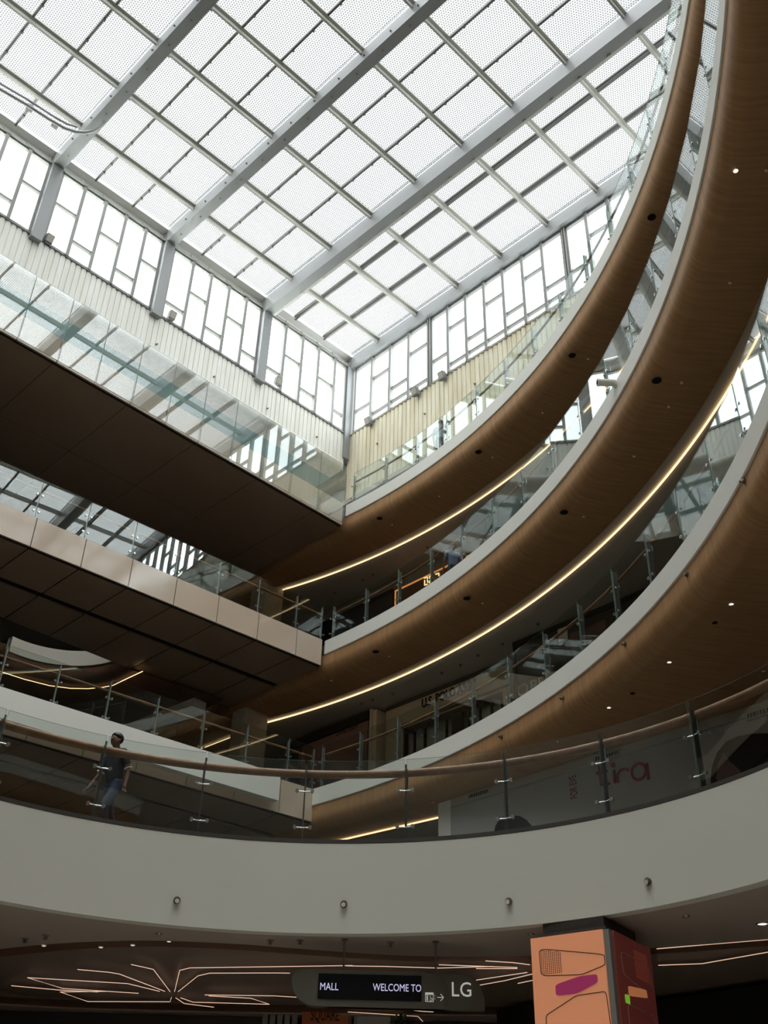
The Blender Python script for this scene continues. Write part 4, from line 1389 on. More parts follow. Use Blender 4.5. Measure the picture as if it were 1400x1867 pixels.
# lift pictogram and arrow
q = MB()
fy = SY - 0.006
c0, c1 = at_y(775.5, 1810, SY), at_y(790, 1826.5, SY)
th = 0.007
for (xa, za, xb, zb_) in ((c0.x, c0.z, c1.x, c0.z), (c0.x, c1.z, c1.x, c1.z), (c0.x, c0.z, c0.x, c1.z), (c1.x, c0.z, c1.x, c1.z)):
    q.bar(Vector((xa, fy, za)), Vector((xb, fy, zb_)), th, 0.004, Vector((0, 1, 0)))
q.obox(Vector(((c0.x + c1.x) / 2, fy, c0.z - 0.012)), Vector(((c1.x - c0.x) / 2, 0, 0)), Vector((0, 0.002, 0)), Vector((0, 0, 0.013)))
mx_, mz_ = (c0.x + c1.x) / 2, (c0.z + c1.z) / 2
q.disc(Vector((mx_ - 0.03, fy + 0.002, mz_ + 0.028)), (0, -1, 0), 0.008, 0.004, 10)
q.bar(Vector((mx_ - 0.03, fy, mz_ + 0.018)), Vector((mx_ - 0.03, fy, mz_ - 0.045)), 0.018, 0.004, Vector((0, 1, 0)))
q.disc(Vector((mx_ + 0.012, fy + 0.002, mz_ + 0.012)), (0, -1, 0), 0.006, 0.004, 10)
for j in range(10):
    a0 = -PI * 1.0 + j * PI * 1.35 / 10; a1 = a0 + PI * 1.35 / 10
    q.bar(Vector((mx_ + 0.022 + 0.019 * math.cos(a0), fy, mz_ - 0.028 + 0.019 * math.sin(a0))), Vector((mx_ + 0.022 + 0.019 * math.cos(a1), fy, mz_ - 0.028 + 0.019 * math.sin(a1))), 0.005, 0.004, Vector((0, 1, 0)))
q.bar(Vector((mx_ + 0.012, fy, mz_ + 0.005)), Vector((mx_ + 0.018, fy, mz_ - 0.02)), 0.006, 0.004, Vector((0, 1, 0)))
q.bar(Vector((mx_ + 0.018, fy, mz_ - 0.02)), Vector((mx_ + 0.036, fy, mz_ - 0.022)), 0.006, 0.004, Vector((0, 1, 0)))
e0, e1 = at_y(797, 1818.5, SY), at_y(808.5, 1818.5, SY)
q.bar(Vector((e0.x, fy, e0.z)), Vector((e1.x, fy, e0.z)), 0.008, 0.004, Vector((0, 1, 0)))
for sg_ in (-1, 1):
    q.bar(Vector((e1.x, fy, e0.z)), Vector((e1.x - 0.042, fy, e0.z + sg_ * 0.045)), 0.008, 0.004, Vector((0, 1, 0)))
for sg_ in (-1, 1):
    q.disc(Vector((c1.x + 0.022, fy + 0.002, mz_ + sg_ * 0.02)), (0, -1, 0), 0.007, 0.004, 3)
q.build('lift_symbol', 'signglow', sg)
for px in (626, 795):
    o = at_y(px, 1766, SY)
    q = MB(); q.tube([Vector((o.x, SY + 0.08, z1 - 0.02)), Vector((o.x, SY + 0.08, RB - 0.0))], 0.014, 8); q.disc(Vector((o.x, SY + 0.08, RB)), (0, 0, -1), 0.05, 0.015, 12)
    q.build('hanger_rod', 'sensor', sg, True)

# ================================================================== ORANGE PILLAR
Nn = Vector((3.02, 14.22, 0))
dl = Vector((-0.815, 0.58, 0)).normalized(); dr = Vector((0.58, 0.815, 0)).normalized()
wl, wr = 1.08, 1.22
zt = 3.48
t = thing('pillar', 'square pillar with salmon and maroon printed boards under the lower ceiling', 'pillar', Nn + UP * -1.6)
core = Nn + dl * (wl / 2) + dr * (wr / 2)
q = MB(); q.obox(core + UP * ((3.68 - 1.6) / 2), dl * (wl / 2 - 0.10), dr * (wr / 2 - 0.10), UP * ((3.675 + 1.6) / 2)); q.build('core', 'darkwall', t)
q = MB(); q.obox(Nn + dl * (wl / 2 + 0.05) + UP * ((zt - 1.6) / 2), dl * (wl / 2 - 0.02), dr * 0.03, UP * ((zt + 1.6) / 2)); bl = q.build('left_board', 'orangeglow', t); bl['label'] = 'salmon orange printed board'
q = MB(); q.obox(Nn + dr * (wr / 2 + 0.07) + UP * ((zt - 1.6) / 2), dr * (wr / 2 - 0.02), dl * 0.03, UP * ((zt + 1.6) / 2)); brd = q.build('right_board', 'maroonglow', t); brd['label'] = 'dark maroon printed board'
q = MB(); q.obox(Nn + (dl + dr) * 0.045 + UP * ((zt - 1.6) / 2), dl * 0.05, dr * 0.05, UP * ((zt + 1.6) / 2)); q.build('corner_profile', 'alu', t)
q = MB(); q.obox(core + UP * (zt + 0.02), dl * (wl / 2 - 0.06), dr * (wr / 2 - 0.06), UP * 0.04); q.build('head_collar', 'shoe', t)
# prints on the boards: u runs 0..1 across the face as seen, v metres below the board top
def fl(u, v): return Nn + dl * (wl * (1 - u) + 0.05 - 0.03) - dr * 0.033 + UP * (zt - 0.70 * v)
def fr(u, v): return Nn + dr * (wr * u + 0.05) + UP * (zt - v)
def fr(u, v): return Nn + dr * (0.09 + (wr - 0.04) * u) - dl * 0.033 + UP * (zt - v)
def outline(mb, fn, nrm, poly, w_):
    pts = [fn(*p) for p in poly]
    for i in range(len(pts)):
        mb.bar(pts[i], pts[(i + 1) % len(pts)], w_, 0.004, nrm)
def fillet(poly, r_=0.35):
    out = []
    N_ = len(poly)
    for i in range(N_):
        p0, p1, p2 = poly[i - 1], poly[i], poly[(i + 1) % N_]
        a = (p1[0] + (p0[0] - p1[0]) * r_, p1[1] + (p0[1] - p1[1]) * r_); b_ = (p1[0] + (p2[0] - p1[0]) * r_, p1[1] + (p2[1] - p1[1]) * r_)
        for j in range(6):
            t_ = j / 5
            out.append(((1 - t_) ** 2 * a[0] + 2 * t_ * (1 - t_) * p1[0] + t_ * t_ * b_[0], (1 - t_) ** 2 * a[1] + 2 * t_ * (1 - t_) * p1[1] + t_ * t_ * b_[1]))
    return out
# left face measures: 117 px wide at the top
q = MB(); outline(q, fl, -dr, fillet([(0.10, 0.20), (0.95, 0.44), (0.95, 0.62), (0.64, 0.74), (0.11, 0.68)], 0.16), 0.009)
outline(q, fl, -dr, fillet([(0.14, 1.90), (0.14, 1.36), (0.55, 1.08), (0.93, 1.06), (0.96, 1.90)], 0.10), 0.009)
q.build('outline_print', 'blacktext', bl)
q = MB()
for i in range(11):
    for j in range(15):
        u_, v_ = 0.125 + i * 0.0255, 0.235 + j * 0.030
        if v_ < 0.20 + (u_ - 0.10) * 0.28 + 0.02: continue
        q.obox(fl(u_, v_), dl * 0.0055, dr * 0.002, UP * 0.0055)
q.build('dot_print', 'blacktext', bl)
q = MB(); q.prism([fl(*p) for p in fillet([(0.29, 0.86), (0.62, 0.76), (0.84, 0.76), (0.84, 0.90), (0.56, 1.05), (0.29, 1.05)], 0.22)], -dr * 0.004); q.build('magenta_print', 'magentaglow', bl)
q = MB(); outline(q, fr, -dl, fillet([(0.14, 0.22), (0.88, 0.25), (0.93, 0.53), (0.70, 0.60), (0.16, 0.50)], 0.16), 0.010)
outline(q, fr, -dl, fillet([(0.20, 1.9), (0.18, 0.84), (0.92, 0.86), (0.98, 1.9)], 0.10), 0.010)
q.build('outline_print', 'pinkline', brd)
q = MB()
for j in range(16):
    q.bar(fr(0.50, 0.13 + j * 0.022), fr(0.86, 0.13 + j * 0.022), 0.008, 0.004, -dl)
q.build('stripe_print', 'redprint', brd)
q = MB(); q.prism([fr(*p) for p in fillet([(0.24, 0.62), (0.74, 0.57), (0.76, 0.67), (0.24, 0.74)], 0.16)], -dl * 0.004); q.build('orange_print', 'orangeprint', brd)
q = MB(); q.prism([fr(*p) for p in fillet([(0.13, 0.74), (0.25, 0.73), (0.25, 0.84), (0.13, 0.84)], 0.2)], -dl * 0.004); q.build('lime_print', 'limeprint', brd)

# ================================================================== LOWER BACK WALL
Y = BY - 0.05
def rect_y(x0p, y0p, x1p, zlow, Yp, th_, name, mat, label, cat, group=None):
    a = at_y(x0p, y0p, Yp); b = at_y(x1p, y0p, Yp)
    mb = MB(); mb.obox(Vector(((a.x + b.x) / 2, Yp, (a.z + zlow) / 2)), Vector(((b.x - a.x) / 2, 0, 0)), Vector((0, th_, 0)), Vector((0, 0, (a.z - zlow) / 2)))
    return single(mb, name, mat, label, cat, group)
a = at_y(552, 1838, Y - 0.3); b = at_y(636, 1838, Y - 0.3)
t = thing('banner', 'orange banner with dark lettering below the hanging sign', 'banner', Vector(((a.x + b.x) / 2, Y - 0.3, -1.6)))
q = MB(); q.obox(Vector(((a.x + b.x) / 2, Y - 0.3, (a.z - 1.6) / 2)), Vector(((b.x - a.x) / 2, 0, 0)), Vector((0, 0.04, 0)), Vector((0, 0, (a.z + 1.6) / 2))); bn = q.build('board', 'orange2', t)
o = at_y(566, 1860, Y - 0.34); text('lettering', 'SQUARE', 'blacktext', bn, Vector((o.x, Y - 0.345, o.z)), X, Z_, 0.30, depth=0.003, width=52 * (b.x - a.x) / 84)
for i, (xa, xb, lab) in enumerate(((485, 550, 'grey ribbed metal shutter left of the orange banner'), (637, 652, 'narrow grey ribbed shutter right of the orange banner'))):
    a = at_y(xa, 1841, Y - 0.15); b = at_y(xb, 1841, Y - 0.15)
    mb = MB()
    x = a.x
    while x < b.x:
        mb.obox(Vector((x, Y - 0.15, (a.z - 1.6) / 2)), Vector((0.05, 0, 0)), Vector((0, 0.05, 0)), Vector((0, 0, (a.z + 1.6) / 2))); x += 0.14
    single(mb, 'shutter', 'lightgrey', lab, 'shutter')
rect_y(652, 1843, 712, -1.6, Y - 0.2, 0.04, 'wall_panel', 'hoard', 'pale panel at the bottom edge below the sign', 'panel')
# foliage glimpsed through the entrance
mb = MB()
c = at_y(727, 1866, Y - 0.5)
for i in range(160):
    p = c + Vector((random.uniform(-0.14, 0.14), random.uniform(-0.1, 0.1), random.uniform(-0.5, 0.15)))
    d = Vector((random.uniform(-1, 1), random.uniform(-1, 1), random.uniform(-1, 1))).normalized(); e = d.orthogonal().normalized()
    mb.add([p - d * 0.05, p + e * 0.022, p + d * 0.05, p - e * 0.022], [(0, 1, 2, 3)])
mb.tube([Vector((c.x, c.y, -1.6)), Vector((c.x, c.y, c.z))], 0.03, 6)
single(mb, 'tree', 'leaf', 'bit of green foliage seen at the bottom edge below the sign', 'tree')
# lower ventilation grille on the right
def grille(c, xd, yd, wd, ht, label, n=9):
    t = thing('vent_grille', label, 'vent', c)
    nr = xd.cross(yd).normalized()
    q = MB(); q.obox(c, xd * (wd / 2), yd * (ht / 2), nr * 0.01); q.build('backing', 'black', t)
    q = MB()
    for sg_ in (-1, 1):
        q.obox(c + yd * (sg_ * ht / 2) + nr * 0.012, xd * (wd / 2 + 0.02), yd * 0.018, nr * 0.015)
        q.obox(c + xd * (sg_ * wd / 2) + nr * 0.012, xd * 0.018, yd * (ht / 2 + 0.02), nr * 0.015)
    q.build('frame', 'beige', t)
    q = MB()
    for i in range(1, n):
        q.obox(c + xd * (-wd / 2 + wd * i / n) + nr * 0.012, xd * 0.008, yd * (ht / 2), nr * 0.01)
    q.build('slats', 'beige', t)
    return t

# ================================================================== RING-LEVEL SHOP HOARDING
HS = 2.4
pl, pr = at_s(800, 1445, HS), at_s(823, 1455, HS)
ts = lambda v: st_of(v)[1]
tp0, tp1 = ts(pl), ts(pr)
t = thing('shop_hoarding', 'pale hoarding with crimson lettering behind the ring balustrade on the right', 'hoarding', P(HS, 14, RZ))
ztop = 8.70
q = MB(); q.sbox(HS - 0.12, HS, tp1, 24, RZ, ztop); hb = q.build('panel', 'hoard', t)
mb = MB(); mb.sbox(HS - 0.5, HS + 0.03, tp0, tp1 - 0.01, RZ, 8.90)
single(mb, 'pier', 'white', 'cream pier at the left end of the pale hoarding', 'pier')
mb = MB(); mb.sbox(HS - 0.5, HS + 0.05, tp1 + 0.02, 24, ztop + 0.01, 8.905)
struct(mb.build('wall_shop_bulkhead', 'galceil'))
for i, (x_, y_) in enumerate(((873, 1440), (1107, 1378), (1388, 1299))):
    c = at_s(x_, y_, HS + 0.06)
    c.z = min(c.z, 8.81)
    grille(c, E2, UP, 0.62, 0.13, 'dark slotted air grille above the pale hoarding, %s from the left' % ORD[i])
# tira lettering from rounded strokes
def hp(px, py): return at_s(px, py, HS + 0.012)
q = MB()
W_ = 0.030
def stroke(pts): q.tube([hp(*p) for p in pts], W_, 8)
stroke([(1092, 1396), (1096, 1431)]); stroke([(1087, 1410), (1107, 1406)]); stroke([(1096, 1431), (1112, 1428)])
stroke([(1119, 1404), (1121, 1428)])
stroke([(1127, 1427), (1126, 1412), (1131, 1404), (1140, 1401), (1147, 1406)])
stroke([(1164.5 + 13 * math.cos(i / 20 * 2 * PI), 1407 + 15 * math.sin(i / 20 * 2 * PI) - 0.12 * 13 * math.cos(i / 20 * 2 * PI)) for i in range(21)])
stroke([(1179, 1392), (1182, 1421)])
q.ball(hp(1117, 1395), 0.055, 0.055, 0.055)
q.build('lettering', 'redtext', hb, True)
o0, o1 = at_s(1053, 1454, HS + 0.01), at_s(1051, 1412, HS + 0.01)
text('lettering', 'FOR EVE', 'redtext', hb, o0, UP, -E2, 0.27, depth=0.003, width=(o1 - o0).length)
# printed dark shapes at the foot of the hoarding
def blob(name, pts, mat, parent, sdep=0.012):
    q = MB(); q.prism([at_s(x_, y_, HS + 0.002) for x_, y_ in pts], E1 * sdep); return q.build(name, mat, parent)
blob('dark_print', [(900, 1530), (903, 1508), (909, 1496), (918, 1490), (928, 1492), (936, 1487), (948, 1488), (960, 1495), (970, 1507), (976, 1530)], 'blacktext', hb)
blob('portrait_print', [(1297, 1460), (1296, 1420), (1299, 1395), (1308, 1372), (1325, 1352), (1345, 1343), (1370, 1338), (1400, 1337), (1430, 1345), (1450, 1380), (1470, 1460)], 'blacktext', hb)
blob('rose_print', [(1306, 1420), (1310, 1392), (1320, 1372), (1330, 1388), (1350, 1405), (1345, 1425), (1320, 1440)], 'rose', hb, 0.018)

# ================================================================== LOWEST RIGHT GALLERY SHOPS (floor z 10)
FS = -0.72
def tq(x_, y_, s_): return st_of(at_s(x_, y_, s_))[1]
Z0 = 10.0
# dark shop with a poster
tA, tB_ = -1.9, tq(674, 1300, -0.42)
t = thing('dark_shopfront', 'dark shopfront with a large dim poster behind the corner of the lowest gallery', 'shopfront', P(-0.42, 0, Z0))
q = MB(); q.sbox(-0.75, -0.42, tA, tB_, Z0, 13.95); fb = q.build('wall', 'charcoal', t)
q = MB(); q.sbox(-0.42, -0.40, tA + 0.6, tB_ - 0.05, 11.2, 13.60); pb_ = q.build('poster', 'rose', t)
o = at_s(613, 1342, -0.39); text('lettering', 'LAND 2024', 'blacktext', pb_, o, E2, UP, 0.30, depth=0.003, width=0.95)
q = MB()
for j in range(14):
    q.sbox(-0.40, -0.385, tA + 0.8 + j * 0.2, tA + 0.95 + j * 0.2, 11.25, 11.5 + 0.5 * random.random())
q.build('dark_foreground_print', 'blacktext', pb_)
q = MB(); q.sbox(-0.42, -0.36, tA, tB_, 13.62, 13.9); q.build('signboard', 'black', t)
mb = MB(); mb.sbox(-1.0, -0.40, tB_ + 0.02, tB_ + 0.12, Z0, 13.95); mb.sbox(-1.0, -0.45, tB_ + 0.12, tB_ + 0.28, Z0, 13.9)
single(mb, 'pier', 'column', 'narrow taupe pier between the dark shopfront and the beige shopfront', 'pier')
# beige shopfront with windows
t0_, t1_ = 2.25, 7.25
t = thing('beige_shopfront', 'beige shopfront with black-framed tall windows and black fascia lettering', 'shopfront', P(FS, 4.5, Z0))
q = MB(); q.sbox(FS - 0.15, FS, t0_, t1_, 13.06, 13.95); q.sbox(FS - 0.15, FS, t0_, t0_ + 0.78, Z0, 13.06); q.sbox(FS - 0.15, FS, t1_ - 0.35, t1_, Z0, 13.06); fas = q.build('fascia', 'beige', t)
q = MB(); q.sbox(FS, FS + 0.05, t0_ + 0.5, t1_, 13.15, 13.20); q.sbox(FS, FS + 0.04, t0_, t1_, 13.85, 13.95); q.build('cornice', 'shoe', t)
q = MB()
wa, wb = t0_ + 0.78, t1_ - 0.35
q.sbox(FS - 0.06, FS + 0.03, wa, wb, 12.96, 13.06); q.sbox(FS - 0.06, FS + 0.02, wa, wa + 0.08, Z0, 13.0); q.sbox(FS - 0.06, FS + 0.02, wb - 0.08, wb, Z0, 13.0)
nb = 9
for j in range(1, nb):
    tt = wa + (wb - wa) * j / nb
    wdt = 0.20 if j == 5 else 0.028
    q.sbox(FS - 0.05, FS + 0.02, tt - wdt, tt + wdt, Z0, 13.0)
    # shallow arched heads
for j in range(nb):
    ta_, tb2 = wa + (wb - wa) * j / nb, wa + (wb - wa) * (j + 1) / nb
    q.prism([P(FS, ta_, 12.96), P(FS, tb2, 12.96), P(FS, tb2, 12.78), P(FS, (ta_ + tb2) / 2, 12.90), P(FS, ta_, 12.78)], E1 * 0.015)
q.build('window_frame', 'blacktext', t)
q = MB(); q.sbox(FS - 0.04, FS - 0.025, wa, wb, Z0, 13.0); q.build('window_glass', 'shopglass', t)
q = MB(); q.sbox(FS - 0.22, FS - 0.2, wa, wb, Z0, 13.0); q.build('window_backing', 'signwhite', t)
o = at_s(769, 1291, FS + 0.01); o2 = at_s(867, 1255, FS + 0.01)
text('lettering', 'U.S. POLO ASSN', 'blacktext', fas, o, E2, UP, 0.40, depth=0.012, width=abs(ts(o2) - ts(o)), weight=0.012)
# dark hoarding with OPENING lettering
HS2 = 0.0
tO = tq(938, 1215, HS2)
t = thing('dark_hoarding', 'charcoal hoarding with pale lettering on the lowest right gallery', 'hoarding', P(HS2, tO + 2, Z0))
q = MB(); q.sbox(HS2 - 0.1, HS2, tO, tO + 7.5, Z0, 13.8); hb2 = q.build('panel', 'charcoal', t)
q = MB(); q.sbox(HS2 - 0.12, HS2 + 0.04, tO + 0.0, tO + 7.5, 13.8, 13.95); q.sbox(HS2 - 0.12, HS2 + 0.04, tO, tO + 0.08, Z0, 13.95); q.build('frame', 'black', t)
o = at_s(943, 1272, HS2 + 0.01)
text('lettering', 'OPENING', 'greytext', hb2, o, E2, UP, 0.50, depth=0.004, width=2.3)
q = MB()
a = at_s(1026, 1158, HS2 + 0.01)
q.obox(a, E2 * 0.15, UP * 0.24, E1 * 0.008); q.build('paper_notice', 'paper', t)
q = MB()
for j in range(7):
    a = at_s(1048 + j * 8, 1168 - j * 3, HS2 + 0.01); q.obox(a, E2 * 0.14, UP * random.uniform(0.1, 0.3), E1 * 0.006)
q.build('rose_print', 'rose', t)

# ================================================================== MIDDLE GALLERY SHOPS (floor z 15)
FS3 = -0.9
Z3 = 15.0
ta_, tb_ = tq(636, 1110, FS3), tq(716, 1085, FS3)
zz = at_s(716, 1074, FS3).z
t = thing('navy_shopfront', 'dark navy shopfront on the middle gallery, left of the glowing sign', 'shopfront', P(FS3, 2, Z3))
q = MB(); q.sbox(FS3 - 0.1, FS3, ta_ - 2.0, tb_, Z3, zz); q.build('panel', 'navy', t)
q = MB(); q.sbox(FS3, FS3 + 0.05, ta_ - 2.0, tb_, zz - 0.1, zz); q.build('head_rail', 'black', t)
a, b = at_s(721, 1079, FS3 + 0.1), at_s(803, 1036, FS3 + 0.1)
tl_, tr_ = ts(a), ts(b) + 1.6
zz2 = at_s(721, 1077, FS3 + 0.1).z
t = thing('glowing_sign', 'brown shop sign with glowing orange edge and neon letters on the middle gallery', 'sign', P(FS3, 4, Z3))
q = MB(); q.sbox(FS3 - 0.05, FS3 + 0.1, tl_, tr_, Z3, zz2 - 0.02); sp = q.build('panel', 'brownpanel', t)
q = MB(); q.sbox(FS3 + 0.06, FS3 + 0.12, tl_, tr_, zz2 - 0.05, zz2); q.sbox(FS3 + 0.06, FS3 + 0.12, tl_ - 0.02, tl_ + 0.03, Z3, zz2); q.build('glowing_edge', 'neonedge', t)
q = MB()
def sp_(px, py): return at_s(px, py, FS3 + 0.14)
def stroke3(pts, w_=0.022): q.tube([sp_(*p) for p in pts], w_, 6)
stroke3([(773, 1054), (779, 1052), (780, 1062)]); stroke3([(774, 1058), (774, 1067), (779, 1065)]); stroke3([(783, 1051), (783, 1063)]); stroke3([(783, 1051), (789, 1049)]); stroke3([(786, 1056), (790, 1055), (790, 1060)]); stroke3([(794, 1047), (800, 1045), (800, 1050)])
q.build('neon_letters', 'neon', t, True)

# ================================================================== PEOPLE
def skin(name, nodes, edges, root_i, mat, parent, sub=2, smooth=True):
    """grow one continuous surface round a skeleton; nodes: (x, y, z, rx, ry)"""
    me = bpy.data.meshes.new(name)
    me.from_pydata([n_[:3] for n_ in nodes], edges, [])
    ob = bpy.data.objects.new(name + '_tmp', me); COL.objects.link(ob)
    md = ob.modifiers.new('skin', 'SKIN'); md.use_smooth_shade = True
    for i, n_ in enumerate(nodes):
        v = me.skin_vertices[0].data[i]; v.radius = (n_[3], n_[4]); v.use_root = (i == root_i)
    ss = ob.modifiers.new('sub', 'SUBSURF'); ss.levels = sub; ss.render_levels = sub
    bpy.context.view_layer.update()
    m2 = bpy.data.meshes.new_from_object(ob.evaluated_get(bpy.context.evaluated_depsgraph_get()))
    bpy.data.objects.remove(ob)
    m2.name = name
    m2.materials.clear(); m2.materials.append(M[mat])
    for p in m2.polygons: p.use_smooth = True
    o2 = bpy.data.objects.new(name, m2); COL.objects.link(o2)
    o2.parent = parent
    ORG[o2] = ORG[parent]
    return o2

def person(label, loc, rz, shirt, trousers, pose, H=1.72, trim_white=False):
    """figure in local coordinates, facing -Y, feet on z = 0"""
    t = thing('person', label, 'person', loc)
    t.rotation_euler = (0, 0, rz)
    k = H / 1.72
    lean = pose.get('lean', 0.0)
    def up(z_): return (0, -lean * (z_ - 0.9) if z_ > 0.9 else 0.0, z_)
    # joints
    hip, waist, chest, neckb, neck, head = up(0.93), up(1.08), up(1.30), up(1.44), up(1.50), up(1.60)
    aL, aR = pose['armL'], pose['armR']          # (elbow, wrist) relative to the shoulder
    lL, lR = pose['legL'], pose['legR']          # (knee, ankle) absolute
    sh = up(1.40)
    V3 = lambda a, b: tuple(x + y for x, y in zip(a, b))
    SL, SR = V3(sh, (0.185, 0, -0.01)), V3(sh, (-0.185, 0, -0.01))
    nodes, edges = [], []
    def nd(p, rx, ry=None):
        nodes.append((p[0] * k, p[1] * k, p[2] * k, rx * k, (ry or rx) * k)); return len(nodes) - 1
    i0 = nd(hip, 0.125, 0.10)
    i1 = nd(waist, 0.12, 0.09); i2 = nd(chest, 0.145, 0.10); i3 = nd(neckb, 0.075, 0.065); i4 = nd(neck, 0.05)
    edges += [(i0, i1), (i1, i2), (i2, i3), (i3, i4)]
    hd = pose.get('head', (0, -0.02, 0))
    i5 = nd(V3(V3(up(1.555), (0, -0.015, 0)), hd), 0.062, 0.07); i6 = nd(V3(up(1.63), V3(hd, (0, -0.012, 0))), 0.076, 0.09); i7 = nd(V3(up(1.70), V3(hd, (0, 0.0, 0))), 0.06, 0.075)
    edges += [(i4, i5), (i5, i6), (i6, i7)]
    # nose and ears grow from the head
    ins = nd(V3(up(1.60), V3(hd, (0, -0.115, 0))), 0.012); edges.append((i6, ins))
    for sx in (-1, 1):
        ie = nd(V3(up(1.605), V3(hd, (sx * 0.088, 0.012, 0))), 0.016, 0.022); edges.append((i6, ie))
    for S, (el, wr_), sx in ((SL, aL, 1), (SR, aR, -1)):
        a = nd(S, 0.052); E_ = V3(S, el); W2 = V3(E_, wr_)
        b = nd(E_, 0.038); c = nd(W2, 0.026)
        edges += [(i2, a), (a, b), (b, c)]
        # hand: palm, five bent fingers
        d = Vector(wr_).normalized()
        side = Vector((sx, 0, 0)).cross(d); side = (side if side.length > 0.1 else Vector((0, 1, 0))).normalized()
        inn = d.cross(side).normalized() * 1.0
        pm = Vector(W2) + d * 0.06
        p_ = nd(tuple(pm), 0.036, 0.018); edges.append((c, p_))
        for f in range(4):
            o_ = side * ((f - 1.5) * 0.022)
            base_ = pm + d * 0.035 + o_
            ln = (0.030, 0.036, 0.034, 0.025)[f]
            m1 = base_ + d * ln + inn * 0.010; m2_ = m1 + d * (ln * 0.7) + inn * 0.022
            x1_, x2_, x3_ = nd(tuple(base_), 0.0095), nd(tuple(m1), 0.0088), nd(tuple(m2_), 0.0078)
            edges += [(p_, x1_), (x1_, x2_), (x2_, x3_)]
        tb1 = pm - d * 0.02 + side * -0.036 + inn * 0.01; tb2 = tb1 + d * 0.035 + side * -0.012 + inn * 0.012
        x1_, x2_ = nd(tuple(tb1), 0.012), nd(tuple(tb2), 0.009)
        edges += [(p_, x1_), (x1_, x2_)]
    for (kn, an), sx in ((lL, 1), (lR, -1)):
        a = nd((sx * 0.09, hip[1], 0.86), 0.085); b = nd(kn, 0.056); c = nd(an, 0.036); e = nd((an[0], an[1] - 0.10, max(an[2] - 0.055, 0.03)), 0.034, 0.026)
        edges += [(i0, a), (a, b), (b, c), (c, e)]
    skin('body', nodes, edges, i0, 'skin', t)
    # hair cap
    q = MB()
    hc = Vector(V3(up(1.655), V3(hd, (0, 0.018, 0)))) * k
    rot = Matrix.Rotation(math.radians(-14), 3, 'X')
    ball = MB(); ball.ball(Vector((0, 0, 0)), 0.092 * k, 0.108 * k, 0.098 * k, 20, 14)
    vs = ball.v; keep = [f for f in ball.f if min(vs[i].z + 0.42 * (-vs[i].y) * -1 for i in f) > -0.045 * k]
    q.add([hc + rot @ v + ORG[t] for v in vs], keep)
    ho = q.build('hair', 'hair', t, True)
    so = ho.modifiers.new('thick', 'SOLIDIFY'); so.thickness = 0.012
    # shirt
    nodes, edges = [], []
    j0 = nd(V3(hip, (0, 0, -0.09)), 0.172, 0.138); j1 = nd(waist, 0.150, 0.115); j2 = nd(chest, 0.165, 0.122); j3 = nd(V3(neckb, (0, 0, -0.005)), 0.088, 0.078)
    edges += [(j0, j1), (j1, j2), (j2, j3)]
    cuffs = []
    for S, (el, wr_) in ((SL, aL), (SR, aR)):
        a = nd(V3(S, (0, 0, 0.005)), 0.074); fr_ = pose.get('sleeve', 0.85)
        e = tuple(S[i] + el[i] * fr_ for i in range(3))
        b = nd(e, 0.064); edges += [(j2, a), (a, b)]
        cuffs.append((Vector(e) * k, Vector(el).normalized()))
    skin('shirt', nodes, edges, j0, shirt, t)
    if trim_white:
        for c, d in cuffs:
            q = MB(); x = d.orthogonal().normalized(); y = d.cross(x)
            q.tube([c + ORG[t] + d * 0.035 + (x * math.cos(2 * PI * i / 16) + y * math.sin(2 * PI * i / 16)) * (0.060 * k) for i in range(16)], 0.009, 6, True)
            q.build('cuff_stripe', 'paper', t, True)['label'] = 'white stripe on the sleeve hem'
        q = MB(); c = Vector(V3(neckb, (0, -0.01, 0.015))) * k + ORG[t]
        q.tube([c + Vector((0.078 * math.cos(2 * PI * i / 20), 0.072 * math.sin(2 * PI * i / 20), 0.02 * math.sin(2 * PI * i / 20))) * k for i in range(20)], 0.008, 6, True)
        q.build('collar_stripe', 'paper', t, True)['label'] = 'white stripe round the collar'
    # trousers
    nodes, edges = [], []
    j0 = nd(hip, 0.145, 0.115); edges_ = []
    jw = nd(V3(hip, (0, 0, 0.09)), 0.140, 0.108); edges.append((j0, jw))
    for (kn, an), sx in ((lL, 1), (lR, -1)):
        a = nd((sx * 0.09, hip[1], 0.84), 0.098); b = nd(kn, 0.074); c = nd((an[0], an[1], an[2] + 0.03), 0.062)
        edges += [(j0, a), (a, b), (b, c)]
    skin('trousers', nodes, edges, j0, trousers, t)
    for kn, an in (lL, lR):
        q = MB()
        c = Vector((an[0], an[1] - 0.05, max(an[2] - 0.045, 0.04))) * k + ORG[t]
        q.ball(c, 0.046 * k, 0.135 * k, 0.042 * k, 14, 10)
        q.build('shoe', 'shoe_l', t, True)
    return t

walk = dict(lean=0.10, armL=((0.05, 0.10, -0.27), (0.03, -0.04, -0.25)), armR=((-0.09, -0.04, -0.27), (-0.05, -0.11, -0.22)),
            legL=((0.10, -0.20, 0.50), (0.10, -0.10, 0.085)), legR=((-0.09, 0.06, 0.48), (-0.09, 0.30, 0.13)), sleeve=0.80, head=(0, -0.025, 0))
stand = dict(lean=0.05, armL=((0.06, 0.0, -0.28), (0.0, -0.10, -0.24)), armR=((-0.06, 0.0, -0.28), (0.0, -0.10, -0.24)),
             legL=((0.10, -0.02, 0.48), (0.10, 0.02, 0.085)), legR=((-0.10, -0.02, 0.48), (-0.10, 0.02, 0.085)), sleeve=0.9)
pp = Vector((-4.10, 16.05, RZ))
person('person in dark shirt and jeans walking behind the ring balustrade on the left', pp, math.radians(-38), 'shirt', 'jeans', walk, 1.70, True)
c = at(826, 1038, 15.0) * 1.055
person('person in slate blue shirt leaning at the middle gallery rail', Vector((c.x, c.y, 15.0)), math.radians(200), 'blueshirt', 'shirt', stand, 1.70)
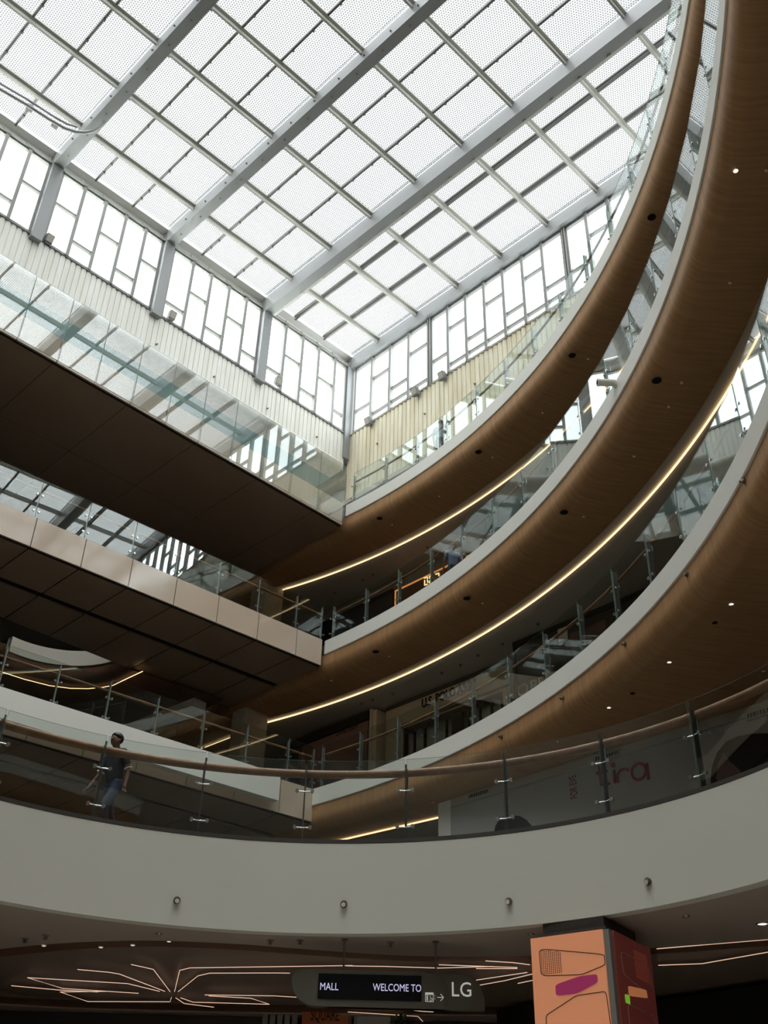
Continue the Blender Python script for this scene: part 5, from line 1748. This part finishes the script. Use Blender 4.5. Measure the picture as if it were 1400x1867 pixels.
c = at(803, 815, 20.0) * 1.03
person('person in grey-blue top at the topmost curved gallery rail', Vector((c.x, c.y, 20.0)), math.radians(160), 'greyshirt', 'shirt', stand, 1.68)
